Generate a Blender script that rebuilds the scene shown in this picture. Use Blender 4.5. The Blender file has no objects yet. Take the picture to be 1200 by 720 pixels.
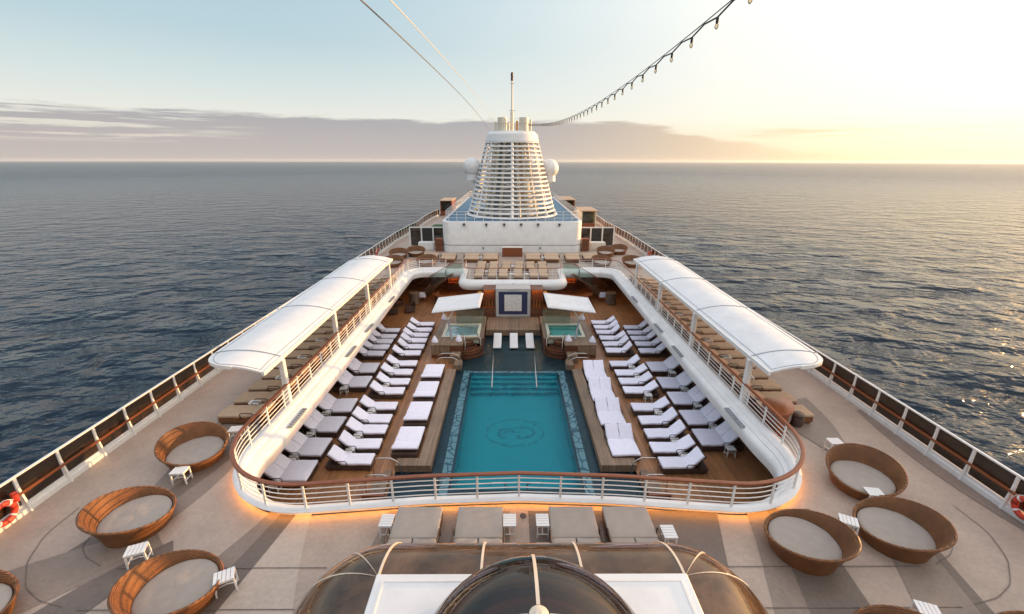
import bpy, bmesh, math, random
import numpy as np
from mathutils import Vector, Matrix, noise as mnoise
random.seed(7)
SC = bpy.context.scene
COL = SC.collection
PI = math.pi
R = math.radians

# ------------------------------------------------------------------ materials
def nt(name):
    m = bpy.data.materials.new(name); m.use_nodes = True
    t = m.node_tree; t.nodes.clear()
    out = t.nodes.new('ShaderNodeOutputMaterial')
    return m, t, out
def N(t, typ, **kw):
    n = t.nodes.new(typ)
    for k, v in kw.items():
        if k.startswith('i_'): n.inputs[k[2:].replace('_', ' ')].default_value = v
        else: setattr(n, k, v)
    return n
def L(t, a, b): t.links.new(a, b)
def c4(c): return (c[0], c[1], c[2], 1)
def paint(name, col, rough=0.5, var=0.12, nscale=3.0, metal=0.0, bump=0.0, bscale=60, objrand=0.0, stretch=None, spec=0.5, stain=0.0):
    m, t, out = nt(name)
    p = N(t, 'ShaderNodeBsdfPrincipled'); p.inputs['Roughness'].default_value = rough; p.inputs['Metallic'].default_value = metal
    p.inputs['Specular IOR Level'].default_value = spec
    tc = N(t, 'ShaderNodeTexCoord'); src = tc.outputs['Object']
    if stretch:
        mp = N(t, 'ShaderNodeMapping'); mp.inputs['Scale'].default_value = stretch; L(t, src, mp.inputs['Vector']); src = mp.outputs['Vector']
    n1 = N(t, 'ShaderNodeTexNoise', i_Scale=nscale, i_Detail=6.0, i_Roughness=0.62); L(t, src, n1.inputs['Vector'])
    mr = N(t, 'ShaderNodeMapRange'); mr.inputs['From Min'].default_value = 0.3; mr.inputs['From Max'].default_value = 0.7
    mr.inputs['To Min'].default_value = 1 - var; mr.inputs['To Max'].default_value = 1 + var; L(t, n1.outputs['Fac'], mr.inputs['Value'])
    val = mr.outputs['Result']
    if objrand:
        oi = N(t, 'ShaderNodeObjectInfo'); m2 = N(t, 'ShaderNodeMapRange'); m2.inputs['To Min'].default_value = 1 - objrand; m2.inputs['To Max'].default_value = 1 + objrand
        L(t, oi.outputs['Random'], m2.inputs['Value']); mm = N(t, 'ShaderNodeMath', operation='MULTIPLY'); L(t, val, mm.inputs[0]); L(t, m2.outputs['Result'], mm.inputs[1]); val = mm.outputs[0]
    if stain:
        n2 = N(t, 'ShaderNodeTexNoise', i_Scale=0.55, i_Detail=8.0, i_Roughness=0.7); L(t, tc.outputs['Object'], n2.inputs['Vector'])
        m3 = N(t, 'ShaderNodeMapRange'); m3.inputs['From Min'].default_value = 0.35; m3.inputs['From Max'].default_value = 0.65; m3.inputs['To Min'].default_value = 1 - stain; m3.inputs['To Max'].default_value = 1 + stain
        L(t, n2.outputs['Fac'], m3.inputs['Value']); mm = N(t, 'ShaderNodeMath', operation='MULTIPLY'); L(t, val, mm.inputs[0]); L(t, m3.outputs['Result'], mm.inputs[1]); val = mm.outputs[0]
    vm = N(t, 'ShaderNodeVectorMath', operation='SCALE'); vm.inputs[0].default_value = col; L(t, val, vm.inputs['Scale'])
    L(t, vm.outputs['Vector'], p.inputs['Base Color'])
    if bump:
        n3 = N(t, 'ShaderNodeTexNoise', i_Scale=bscale, i_Detail=3.0); L(t, src, n3.inputs['Vector'])
        b = N(t, 'ShaderNodeBump'); b.inputs['Strength'].default_value = bump; b.inputs['Distance'].default_value = 0.02
        L(t, n3.outputs['Fac'], b.inputs['Height']); L(t, b.outputs['Normal'], p.inputs['Normal'])
    L(t, p.outputs[0], out.inputs['Surface'])
    return m
def wood(name, col, plank=0.11, axis='X', rough=0.45, seam=0.35, seamw=0.06):
    # planks laid side by side along one axis: dark caulk seams, a tone of its own for each plank, long grain
    m, t, out = nt(name)
    p = N(t, 'ShaderNodeBsdfPrincipled'); p.inputs['Roughness'].default_value = rough
    tc = N(t, 'ShaderNodeTexCoord'); sp = N(t, 'ShaderNodeSeparateXYZ'); L(t, tc.outputs['Object'], sp.inputs[0])
    dv = N(t, 'ShaderNodeMath', operation='DIVIDE'); L(t, sp.outputs[axis], dv.inputs[0]); dv.inputs[1].default_value = plank
    fl = N(t, 'ShaderNodeMath', operation='FLOOR'); L(t, dv.outputs[0], fl.inputs[0])
    fr = N(t, 'ShaderNodeMath', operation='FRACT'); L(t, dv.outputs[0], fr.inputs[0])
    wn = N(t, 'ShaderNodeTexWhiteNoise', noise_dimensions='1D'); L(t, fl.outputs[0], wn.inputs['W'])
    lt = N(t, 'ShaderNodeMath', operation='GREATER_THAN'); L(t, fr.outputs[0], lt.inputs[0]); lt.inputs[1].default_value = seamw
    s2 = N(t, 'ShaderNodeMapRange'); s2.inputs['To Min'].default_value = seam; L(t, lt.outputs[0], s2.inputs['Value'])
    mp = N(t, 'ShaderNodeMapping')
    sc = {'X': (14, 0.9, 14), 'Y': (0.9, 14, 14), 'Z': (0.9, 0.9, 14)}[axis]
    mp.inputs['Scale'].default_value = sc; L(t, tc.outputs['Object'], mp.inputs['Vector'])
    gn = N(t, 'ShaderNodeTexNoise', i_Scale=1.0, i_Detail=6.0, i_Roughness=0.65); L(t, mp.outputs[0], gn.inputs['Vector'])
    big = N(t, 'ShaderNodeTexNoise', i_Scale=0.5, i_Detail=5.0, i_Roughness=0.6); L(t, tc.outputs['Object'], big.inputs['Vector'])
    a = N(t, 'ShaderNodeMapRange'); a.inputs['To Min'].default_value = 0.8; a.inputs['To Max'].default_value = 1.2; L(t, wn.outputs['Value'], a.inputs['Value'])
    g = N(t, 'ShaderNodeMapRange'); g.inputs['From Min'].default_value = 0.3; g.inputs['From Max'].default_value = 0.7; g.inputs['To Min'].default_value = 0.72; g.inputs['To Max'].default_value = 1.25; L(t, gn.outputs['Fac'], g.inputs['Value'])
    h = N(t, 'ShaderNodeMapRange'); h.inputs['From Min'].default_value = 0.3; h.inputs['From Max'].default_value = 0.7; h.inputs['To Min'].default_value = 0.75; h.inputs['To Max'].default_value = 1.22; L(t, big.outputs['Fac'], h.inputs['Value'])
    v = a.outputs[0]
    for o in (g.outputs[0], h.outputs[0], s2.outputs[0]):
        mm = N(t, 'ShaderNodeMath', operation='MULTIPLY'); L(t, v, mm.inputs[0]); L(t, o, mm.inputs[1]); v = mm.outputs[0]
    vm = N(t, 'ShaderNodeVectorMath', operation='SCALE'); vm.inputs[0].default_value = col; L(t, v, vm.inputs['Scale'])
    L(t, vm.outputs[0], p.inputs['Base Color'])
    b = N(t, 'ShaderNodeBump'); b.inputs['Strength'].default_value = 0.25; b.inputs['Distance'].default_value = 0.01; L(t, lt.outputs[0], b.inputs['Height']); L(t, b.outputs[0], p.inputs['Normal'])
    L(t, p.outputs[0], out.inputs['Surface'])
    return m
def wicker(name, col, rough=0.55):
    m, t, out = nt(name)
    p = N(t, 'ShaderNodeBsdfPrincipled'); p.inputs['Roughness'].default_value = rough
    tc = N(t, 'ShaderNodeTexCoord')
    w = N(t, 'ShaderNodeTexWave', wave_type='BANDS', bands_direction='Z'); w.inputs['Scale'].default_value = 8; w.inputs['Distortion'].default_value = 0.6; w.inputs['Detail'].default_value = 1
    L(t, tc.outputs['Object'], w.inputs['Vector'])
    n = N(t, 'ShaderNodeTexNoise', i_Scale=2.2, i_Detail=6.0); L(t, tc.outputs['Object'], n.inputs['Vector'])
    n2 = N(t, 'ShaderNodeTexNoise', i_Scale=40.0, i_Detail=2.0); L(t, tc.outputs['Object'], n2.inputs['Vector'])
    a = N(t, 'ShaderNodeMapRange'); a.inputs['To Min'].default_value = 0.5; a.inputs['To Max'].default_value = 1.25; L(t, w.outputs['Fac'], a.inputs['Value'])
    b = N(t, 'ShaderNodeMapRange'); b.inputs['From Min'].default_value = 0.3; b.inputs['From Max'].default_value = 0.7; b.inputs['To Min'].default_value = 0.75; b.inputs['To Max'].default_value = 1.25; L(t, n.outputs['Fac'], b.inputs['Value'])
    d = N(t, 'ShaderNodeMapRange'); d.inputs['From Min'].default_value = 0.3; d.inputs['From Max'].default_value = 0.7; d.inputs['To Min'].default_value = 0.75; d.inputs['To Max'].default_value = 1.2; L(t, n2.outputs['Fac'], d.inputs['Value'])
    v = a.outputs[0]
    for o in (b.outputs[0], d.outputs[0]):
        mm = N(t, 'ShaderNodeMath', operation='MULTIPLY'); L(t, v, mm.inputs[0]); L(t, o, mm.inputs[1]); v = mm.outputs[0]
    vm = N(t, 'ShaderNodeVectorMath', operation='SCALE'); vm.inputs[0].default_value = col; L(t, v, vm.inputs['Scale']); L(t, vm.outputs[0], p.inputs['Base Color'])
    bp = N(t, 'ShaderNodeBump'); bp.inputs['Strength'].default_value = 0.6; bp.inputs['Distance'].default_value = 0.015; L(t, w.outputs['Fac'], bp.inputs['Height']); L(t, bp.outputs[0], p.inputs['Normal'])
    L(t, p.outputs[0], out.inputs['Surface'])
    return m
def glass(name, tint, rough=0.02, ior=1.5, dirt=0.0, dirtcol=(0.3, 0.25, 0.2), bump=0.0):
    m, t, out = nt(name)
    tr = N(t, 'ShaderNodeBsdfTransparent'); tr.inputs[0].default_value = c4(tint)
    gl = N(t, 'ShaderNodeBsdfGlossy'); gl.inputs['Roughness'].default_value = rough; gl.inputs['Color'].default_value = (1, 1, 1, 1)
    fr = N(t, 'ShaderNodeFresnel'); fr.inputs['IOR'].default_value = ior
    mx = N(t, 'ShaderNodeMixShader'); L(t, fr.outputs[0], mx.inputs[0])
    body = tr.outputs[0]
    if dirt:
        tc = N(t, 'ShaderNodeTexCoord'); n = N(t, 'ShaderNodeTexNoise', i_Scale=1.3, i_Detail=8.0, i_Roughness=0.7); L(t, tc.outputs['Object'], n.inputs['Vector'])
        mr = N(t, 'ShaderNodeMapRange'); mr.inputs['From Min'].default_value = 0.35; mr.inputs['From Max'].default_value = 0.75; mr.inputs['To Min'].default_value = dirt * 0.4; mr.inputs['To Max'].default_value = dirt * 1.6
        L(t, n.outputs['Fac'], mr.inputs['Value'])
        df = N(t, 'ShaderNodeBsdfDiffuse'); df.inputs[0].default_value = c4(dirtcol)
        m2 = N(t, 'ShaderNodeMixShader'); L(t, mr.outputs[0], m2.inputs[0]); L(t, tr.outputs[0], m2.inputs[1]); L(t, df.outputs[0], m2.inputs[2]); body = m2.outputs[0]
    if bump:
        tc = N(t, 'ShaderNodeTexCoord'); n = N(t, 'ShaderNodeTexNoise', i_Scale=2.2, i_Detail=3.0); L(t, tc.outputs['Object'], n.inputs['Vector'])
        b = N(t, 'ShaderNodeBump'); b.inputs['Strength'].default_value = bump; b.inputs['Distance'].default_value = 0.05; L(t, n.outputs['Fac'], b.inputs['Height'])
        L(t, b.outputs[0], gl.inputs['Normal']); L(t, b.outputs[0], fr.inputs['Normal'])
    L(t, body, mx.inputs[1]); L(t, gl.outputs[0], mx.inputs[2]); L(t, mx.outputs[0], out.inputs['Surface'])
    return m
def emit(name, col, s):
    m, t, out = nt(name); e = N(t, 'ShaderNodeEmission'); e.inputs[0].default_value = c4(col); e.inputs[1].default_value = s; L(t, e.outputs[0], out.inputs['Surface']); return m

def mosaic(name, light, dark, scale=3.0, thr=0.5):
    m, t, out = nt(name)
    p = N(t, 'ShaderNodeBsdfPrincipled'); p.inputs['Roughness'].default_value = 0.25
    tc = N(t, 'ShaderNodeTexCoord')
    n = N(t, 'ShaderNodeTexNoise', i_Scale=scale, i_Detail=4.0, i_Distortion=1.5); L(t, tc.outputs['Object'], n.inputs['Vector'])
    v = N(t, 'ShaderNodeTexVoronoi', feature='DISTANCE_TO_EDGE'); v.inputs['Scale'].default_value = scale * 1.3; L(t, tc.outputs['Object'], v.inputs['Vector'])
    g1 = N(t, 'ShaderNodeMath', operation='GREATER_THAN'); L(t, n.outputs['Fac'], g1.inputs[0]); g1.inputs[1].default_value = thr
    g2 = N(t, 'ShaderNodeMath', operation='GREATER_THAN'); L(t, v.outputs['Distance'], g2.inputs[0]); g2.inputs[1].default_value = 0.05
    mm = N(t, 'ShaderNodeMath', operation='MULTIPLY'); L(t, g1.outputs[0], mm.inputs[0]); L(t, g2.outputs[0], mm.inputs[1])
    mx = N(t, 'ShaderNodeMixRGB'); mx.inputs[1].default_value = c4(dark); mx.inputs[2].default_value = c4(light); L(t, mm.outputs[0], mx.inputs[0])
    L(t, mx.outputs[0], p.inputs['Base Color']); L(t, p.outputs[0], out.inputs['Surface'])
    return m

M = {}
M['white'] = paint('white_paint', (0.78, 0.77, 0.75), 0.38, 0.06, 1.5, stain=0.045)
M['white_rail'] = paint('white_rail_paint', (0.76, 0.74, 0.71), 0.35, 0.06, 4)
M['canopy'] = paint('canopy_membrane', (0.72, 0.72, 0.72), 0.5, 0.05, 2, stain=0.06)
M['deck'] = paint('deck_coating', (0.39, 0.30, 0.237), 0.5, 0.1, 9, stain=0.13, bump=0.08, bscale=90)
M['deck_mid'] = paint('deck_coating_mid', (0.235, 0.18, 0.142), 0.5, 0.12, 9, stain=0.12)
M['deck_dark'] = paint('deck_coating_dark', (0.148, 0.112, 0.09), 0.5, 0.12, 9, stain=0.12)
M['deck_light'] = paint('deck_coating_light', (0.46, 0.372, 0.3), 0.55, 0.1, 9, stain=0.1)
M['seam'] = paint('deck_seam', (0.15, 0.125, 0.105), 0.7, 0.2, 9)
M['teak'] = wood('teak_deck', (0.33, 0.15, 0.06), 0.12, 'X', 0.42)
M['teak_pale'] = wood('weathered_teak', (0.235, 0.155, 0.098), 0.1, 'X', 0.5)
M['teak_pale_y'] = wood('weathered_teak_across', (0.235, 0.155, 0.098), 0.1, 'Y', 0.5)
M['slat'] = wood('dark_wood_slats', (0.17, 0.06, 0.025), 0.16, 'Z', 0.4, 0.15, 0.16)
M['wallwood'] = wood('wall_wood', (0.16, 0.06, 0.025), 0.3, 'X', 0.4, 0.5, 0.04)
M['mahogany'] = paint('varnished_mahogany', (0.22, 0.065, 0.022), 0.28, 0.2, 6, stretch=(1, 1, 6))
M['wick'] = wicker('brown_wicker', (0.2, 0.075, 0.019))
M['dwick'] = wicker('dark_wicker', (0.075, 0.04, 0.028))
M['cush'] = paint('grey_beige_cushion', (0.36, 0.305, 0.26), 0.85, 0.07, 3, bump=0.15, bscale=25, objrand=0.05)
M['tan'] = paint('tan_cushion', (0.48, 0.34, 0.225), 0.85, 0.08, 3, bump=0.15, bscale=30, objrand=0.06)
M['towel'] = paint('white_towelling', (0.84, 0.82, 0.92), 0.9, 0.05, 4, bump=0.35, bscale=14, objrand=0.05)
M['brown_frame'] = paint('brown_metal', (0.07, 0.04, 0.028), 0.4, 0.1)
M['steel'] = paint('brushed_steel', (0.6, 0.58, 0.55), 0.25, 0.05, metal=1.0)
M['cream'] = paint('cream_paint', (0.72, 0.66, 0.54), 0.4, 0.06)
M['rib'] = paint('cream_rib_paint', (0.68, 0.58, 0.46), 0.4, 0.06)
M['dark'] = paint('dark_grey', (0.05, 0.05, 0.055), 0.5, 0.15)
M['grey'] = paint('vent_grey', (0.3, 0.31, 0.33), 0.5, 0.15)
M['red'] = paint('life_ring_red', (0.55, 0.045, 0.02), 0.45, 0.08)
M['blue'] = paint('blue_deck_coating', (0.035, 0.13, 0.23), 0.5, 0.1, 5)
M['green'] = paint('artificial_turf', (0.035, 0.09, 0.02), 0.9, 0.2, 30)
M['navy'] = paint('navy_stone', (0.022, 0.032, 0.055), 0.3, 0.35, 4, stain=0.3)
M['shelfstone'] = paint('dark_slate', (0.045, 0.05, 0.062), 0.3, 0.35, 5, stain=0.3)
M['teal'] = paint('pool_plaster', (0.0005, 0.39, 0.47), 0.5, 0.06, 3)
M['teal_line'] = paint('pool_emblem_tile', (0.003, 0.25, 0.32), 0.5, 0.1)
M['mosaic'] = mosaic('mosaic_band', (0.38, 0.43, 0.48), (0.11, 0.15, 0.21), 1.5, 0.34)
M['artwall'] = mosaic('pale_relief', (0.8, 0.76, 0.72), (0.6, 0.57, 0.55), 5.0, 0.42)
M['artblue'] = paint('art_navy', (0.03, 0.035, 0.1), 0.4, 0.1)
M['stoneframe'] = paint('pale_stone', (0.5, 0.48, 0.45), 0.5, 0.08)
M['tubtile'] = paint('tub_tile', (0.36, 0.86, 0.76), 0.4, 0.08)
M['tubrim'] = paint('tub_rim', (0.68, 0.68, 0.55), 0.35, 0.06)
M['glass_rail'] = glass('smoked_rail_glass', (0.6, 0.46, 0.34), dirt=0.12, dirtcol=(0.3, 0.19, 0.12))
M['glass_clear'] = glass('greenish_glass', (0.72, 0.82, 0.78), dirt=0.08, dirtcol=(0.4, 0.45, 0.42))
M['glass_sky'] = glass('bronze_skylight_glass', (0.36, 0.25, 0.17), 0.05, 1.5, dirt=0.34, dirtcol=(0.33, 0.19, 0.105))
M['glass_dome'] = glass('bronze_dome_glass', (0.4, 0.28, 0.19), 0.03, 1.55, dirt=0.07, dirtcol=(0.25, 0.14, 0.08))
M['glass_dark'] = glass('dark_screen_glass', (0.2, 0.19, 0.19), dirt=0.1)
def water(name, tint):
    m, t, out = nt(name)
    rf = N(t, 'ShaderNodeBsdfRefraction'); rf.inputs['Color'].default_value = c4(tint); rf.inputs['Roughness'].default_value = 0.0; rf.inputs['IOR'].default_value = 1.33
    gl = N(t, 'ShaderNodeBsdfGlossy'); gl.inputs['Roughness'].default_value = 0.02; gl.inputs['Color'].default_value = (0.45, 0.52, 0.54, 1)
    fr = N(t, 'ShaderNodeFresnel'); fr.inputs['IOR'].default_value = 1.33
    tc = N(t, 'ShaderNodeTexCoord'); n = N(t, 'ShaderNodeTexNoise', i_Scale=1.6, i_Detail=2.0, i_Distortion=0.6); L(t, tc.outputs['Object'], n.inputs['Vector'])
    n2 = N(t, 'ShaderNodeTexNoise', i_Scale=5.0, i_Detail=2.0, i_Distortion=0.4); L(t, tc.outputs['Object'], n2.inputs['Vector'])
    q = N(t, 'ShaderNodeMath', operation='MULTIPLY_ADD'); L(t, n2.outputs['Fac'], q.inputs[0]); q.inputs[1].default_value = 0.3; L(t, n.outputs['Fac'], q.inputs[2])
    b = N(t, 'ShaderNodeBump'); b.inputs['Strength'].default_value = 1.0; b.inputs['Distance'].default_value = 0.07; L(t, q.outputs[0], b.inputs['Height'])
    for k in (rf, gl, fr): L(t, b.outputs[0], k.inputs['Normal'])
    mx = N(t, 'ShaderNodeMixShader'); L(t, fr.outputs[0], mx.inputs[0]); L(t, rf.outputs[0], mx.inputs[1]); L(t, gl.outputs[0], mx.inputs[2]); L(t, mx.outputs[0], out.inputs['Surface'])
    return m
M['pool_water'] = water('pool_water', (0.72, 0.97, 0.99))
M['amber'] = emit('amber_lamp', (1.0, 0.45, 0.1), 18.0)
M['led'] = emit('warm_led', (1.0, 0.4, 0.08), 10.0)
M['bulbglass'] = glass('bulb_glass', (0.85, 0.75, 0.6), 0.02, 1.45)
M['black'] = paint('black_rubber', (0.02, 0.02, 0.02), 0.5, 0.1)
M['wire'] = paint('steel_wire', (0.2, 0.2, 0.2), 0.4, 0.1)
M['room'] = paint('interior_carpet', (0.06, 0.04, 0.03), 0.8, 0.3, 2)
M['hull'] = paint('hull_white', (0.7, 0.7, 0.7), 0.4, 0.05)
M['gold'] = paint('brass', (0.55, 0.3, 0.1), 0.3, 0.1, metal=0.8)

# ------------------------------------------------------------------ mesh helpers
class B:
    def __init__(s): s.v = []; s.f = []
    def add(s, vs, fs):
        o = len(s.v); s.v += [tuple(v) for v in vs]; s.f += [tuple(i + o for i in f) for f in fs]; return s
    def box(s, x0, x1, y0, y1, z0, z1):
        vs = [(x0, y0, z0), (x1, y0, z0), (x1, y1, z0), (x0, y1, z0), (x0, y0, z1), (x1, y0, z1), (x1, y1, z1), (x0, y1, z1)]
        return s.add(vs, [(3, 2, 1, 0), (4, 5, 6, 7), (0, 1, 5, 4), (1, 2, 6, 5), (2, 3, 7, 6), (3, 0, 4, 7)])
    def hexa(s, p): return s.add(p, [(3, 2, 1, 0), (4, 5, 6, 7), (0, 1, 5, 4), (1, 2, 6, 5), (2, 3, 7, 6), (3, 0, 4, 7)])
    def prism(s, poly, z0, z1):
        n = len(poly); vs = [(x, y, z0) for x, y in poly] + [(x, y, z1) for x, y in poly]
        return s.add(vs, [tuple(range(n))[::-1], tuple(range(n, 2 * n))] + [(i, (i + 1) % n, n + (i + 1) % n, n + i) for i in range(n)])
    def sheet(s, poly, z): return s.add([(x, y, z) for x, y in poly], [tuple(range(len(poly)))])
    def loft(s, rings, closed=True, cap=False):
        n = len(rings[0]); vs = [p for r in rings for p in r]; fs = []
        for k in range(len(rings) - 1):
            for i in range(n if closed else n - 1):
                j = (i + 1) % n; fs.append((k * n + i, k * n + j, (k + 1) * n + j, (k + 1) * n + i))
        if cap: fs += [tuple(range(n))[::-1], tuple(range((len(rings) - 1) * n, len(rings) * n))]
        return s.add(vs, fs)
    def tube(s, pts, r, seg=6, closed=False):
        P = [Vector(p) for p in pts]; n = len(P); rings = []
        up = Vector((0, 0, 1))
        for i in range(n):
            a = P[i - 1] if (closed or i > 0) else P[i]; b = P[(i + 1) % n] if (closed or i < n - 1) else P[i]
            d = (b - a).normalized(); s1 = d.cross(up)
            if s1.length < 1e-3: s1 = d.cross(Vector((0, 1, 0)))
            s1.normalize(); s2 = s1.cross(d).normalized()
            rr = r[i] if isinstance(r, (list, tuple)) else r
            rings.append([tuple(P[i] + s1 * (rr * math.cos(t)) + s2 * (rr * math.sin(t))) for t in [2 * PI * k / seg for k in range(seg)]])
        if closed: rings.append(rings[0]); return s.loft(rings)
        return s.loft(rings, True, True)
    def ribbon(s, pts, w, h, closed=False, up=(0, 0, 1)):
        P = [Vector(p) for p in pts]; n = len(P); rings = []
        U = Vector(up)
        for i in range(n):
            a = P[i - 1] if (closed or i > 0) else P[i]; b = P[(i + 1) % n] if (closed or i < n - 1) else P[i]
            d = (b - a).normalized(); sd = d.cross(U).normalized(); u2 = sd.cross(d).normalized()
            rings.append([tuple(P[i] + sd * (w / 2 * q) + u2 * (h / 2 * e)) for q, e in ((-1, -1), (1, -1), (1, 1), (-1, 1))])
        if closed: rings.append(rings[0]); return s.loft(rings)
        return s.loft(rings, True, True)
    def lathe(s, prof, seg=24, c=(0, 0), cap=True):
        rings = [[(c[0] + r * math.cos(2 * PI * k / seg), c[1] + r * math.sin(2 * PI * k / seg), z) for k in range(seg)] for r, z in prof]
        return s.loft(rings, True, cap)
    def torus(s, R_, r, seg=32, s2=10, c=(0, 0, 0)):
        return s.tube([(c[0] + R_ * math.cos(2 * PI * k / seg), c[1], c[2] + R_ * math.sin(2 * PI * k / seg)) for k in range(seg)], r, s2, True)
    def build(s, name, mat, parent=None, smooth=None, bevel=0.0, bseg=2, loc=None, wob=0.0):
        me = bpy.data.meshes.new(name)
        if loc: s.v = [(x - loc[0], y - loc[1], z - loc[2]) for x, y, z in s.v]
        me.from_pydata(s.v, [], s.f); me.update()
        bm = bmesh.new(); bm.from_mesh(me)
        bmesh.ops.recalc_face_normals(bm, faces=bm.faces)
        if bevel:
            ed = [e for e in bm.edges if len(e.link_faces) == 2 and e.calc_face_angle(0) > 0.5]
            bmesh.ops.bevel(bm, geom=ed, offset=bevel, segments=bseg, profile=0.5, affect='EDGES', clamp_overlap=True)
        if wob:
            for _ in range(2): bmesh.ops.subdivide_edges(bm, edges=[e for e in bm.edges if e.calc_length() > 0.16], cuts=1 if _ else 2, use_grid_fill=True)
            sd_ = random.uniform(0, 50)
            for v in bm.verts:
                p = v.co * 3.3 + Vector((sd_, sd_ * 0.7, 0)); d = mnoise.noise(p) * 0.7 + mnoise.noise(p * 2.7) * 0.5
                v.co.z += wob * d; v.co.x += wob * 0.6 * mnoise.noise(p + Vector((9, 3, 1))); v.co.y += wob * 0.6 * mnoise.noise(p + Vector((2, 8, 5)))
        bm.to_mesh(me); bm.free()
        if smooth is not None:
            me.polygons.foreach_set('use_smooth', [True] * len(me.polygons)); me.set_sharp_from_angle(angle=R(smooth))
        me.materials.append(mat)
        o = bpy.data.objects.new(name, me); COL.objects.link(o)
        if parent: o.parent = parent
        if loc: o.location = loc
        return o
def tag(o, label=None, cat=None, group=None, kind=None):
    if label: o['label'] = label
    if cat: o['category'] = cat
    if group: o['group'] = group
    if kind: o['kind'] = kind
    return o
def thing(name, label, cat, loc=(0, 0, 0), rz=0, group=None):
    o = bpy.data.objects.new(name, None); COL.objects.link(o); o.empty_display_size = 0.2
    o.location = loc; o.rotation_euler = (0, 0, rz)
    return tag(o, label, cat, group)
KIDS = {}
def kids(o): return [c for c in bpy.data.objects if c.parent == o]
def dup(root, loc, rz, label, group=None, scale=None):
    if root.name not in KIDS: KIDS[root.name] = [(c, kids(c)) for c in kids(root)]
    r = root.copy(); COL.objects.link(r); r.location = loc; r.rotation_euler = (0, 0, rz); r['label'] = label
    if group: r['group'] = group
    if scale: r.scale = scale
    for c, gs in KIDS[root.name]:
        d = c.copy(); COL.objects.link(d); d.parent = r
        for g in gs:
            e = g.copy(); COL.objects.link(e); e.parent = d
    return r
ORD = ['nearest', 'second', 'third', 'fourth', 'fifth', 'sixth', 'seventh', 'eighth', 'ninth', 'tenth', 'eleventh', 'twelfth', 'thirteenth', 'fourteenth', 'fifteenth', 'sixteenth', 'seventeenth', 'eighteenth', 'nineteenth', 'twentieth']
def fillet(pts, rad, seg=10, closed=False):
    out = []; n = len(pts)
    for i, p in enumerate(pts):
        if not closed and i in (0, n - 1): out.append(tuple(p)); continue
        r = rad[i] if isinstance(rad, (list, tuple)) else rad
        a = Vector(pts[i - 1]); b = Vector(p); c = Vector(pts[(i + 1) % n])
        u = (a - b).normalized(); w = (c - b).normalized(); ang = u.angle(w)
        if r <= 0 or abs(ang - PI) < 1e-3: out.append(tuple(p)); continue
        d = r / math.tan(ang / 2); d = min(d, (a - b).length * 0.49 if i not in () else d, (c - b).length * 0.49)
        rr = d * math.tan(ang / 2); ctr = b + (u + w).normalized() * (rr / math.sin(ang / 2))
        s = b + u * d - ctr; e = b + w * d - ctr
        a0 = math.atan2(s.y, s.x); a1 = math.atan2(e.y, e.x); da = (a1 - a0 + PI) % (2 * PI) - PI
        for k in range(seg + 1):
            t = a0 + da * k / seg; out.append((ctr.x + rr * math.cos(t), ctr.y + rr * math.sin(t)))
    return out
def resample(path, step):
    P = [Vector(p) for p in path]; L_ = [0]
    for i in range(1, len(P)): L_.append(L_[-1] + (P[i] - P[i - 1]).length)
    n = max(2, int(round(L_[-1] / step))); out = []; j = 0
    for k in range(n + 1):
        d = L_[-1] * k / n
        while j < len(L_) - 2 and L_[j + 1] < d: j += 1
        t = (d - L_[j]) / max(1e-9, L_[j + 1] - L_[j]); out.append(P[j].lerp(P[j + 1], min(1, t)))
    return out
def normals2(P):       # right-hand normals of an open 2-D path
    out = []
    for i in range(len(P)):
        d = (P[min(i + 1, len(P) - 1)] - P[max(i - 1, 0)]).normalized(); out.append(Vector((d.y, -d.x)))
    return out
def fill(outer, holes, z, name, mat):
    bm = bmesh.new(); ed = []
    for loop in [outer] + holes:
        vs = [bm.verts.new((p[0], p[1], z)) for p in loop]
        ed += [bm.edges.new((vs[i], vs[(i + 1) % len(vs)])) for i in range(len(vs))]
    bmesh.ops.triangle_fill(bm, use_beauty=True, use_dissolve=False, edges=ed, normal=(0, 0, 1))
    for f in bm.faces:
        f.normal_update()
        if f.normal.z < 0: f.normal_flip()
    me = bpy.data.meshes.new(name); bm.to_mesh(me); bm.free(); me.materials.append(mat)
    o = bpy.data.objects.new(name, me); COL.objects.link(o); return o

# ------------------------------------------------------------------ camera
cam = bpy.data.cameras.new('camera'); co = bpy.data.objects.new('camera', cam); COL.objects.link(co)
cam.sensor_width = 36; cam.lens = 15.3; cam.clip_start = 0.1; cam.clip_end = 40000
yaw = math.atan(3 / 538.2)
pitch = math.atan(172 / 510)
co.matrix_world = Matrix.Translation((-0.28, 0, 10)) @ Matrix.Rotation(-yaw, 4, 'Z') @ Matrix.Rotation(PI / 2 - pitch, 4, 'X') @ Matrix.Rotation(R(0.12), 4, 'Z')
SC.camera = co

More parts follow.
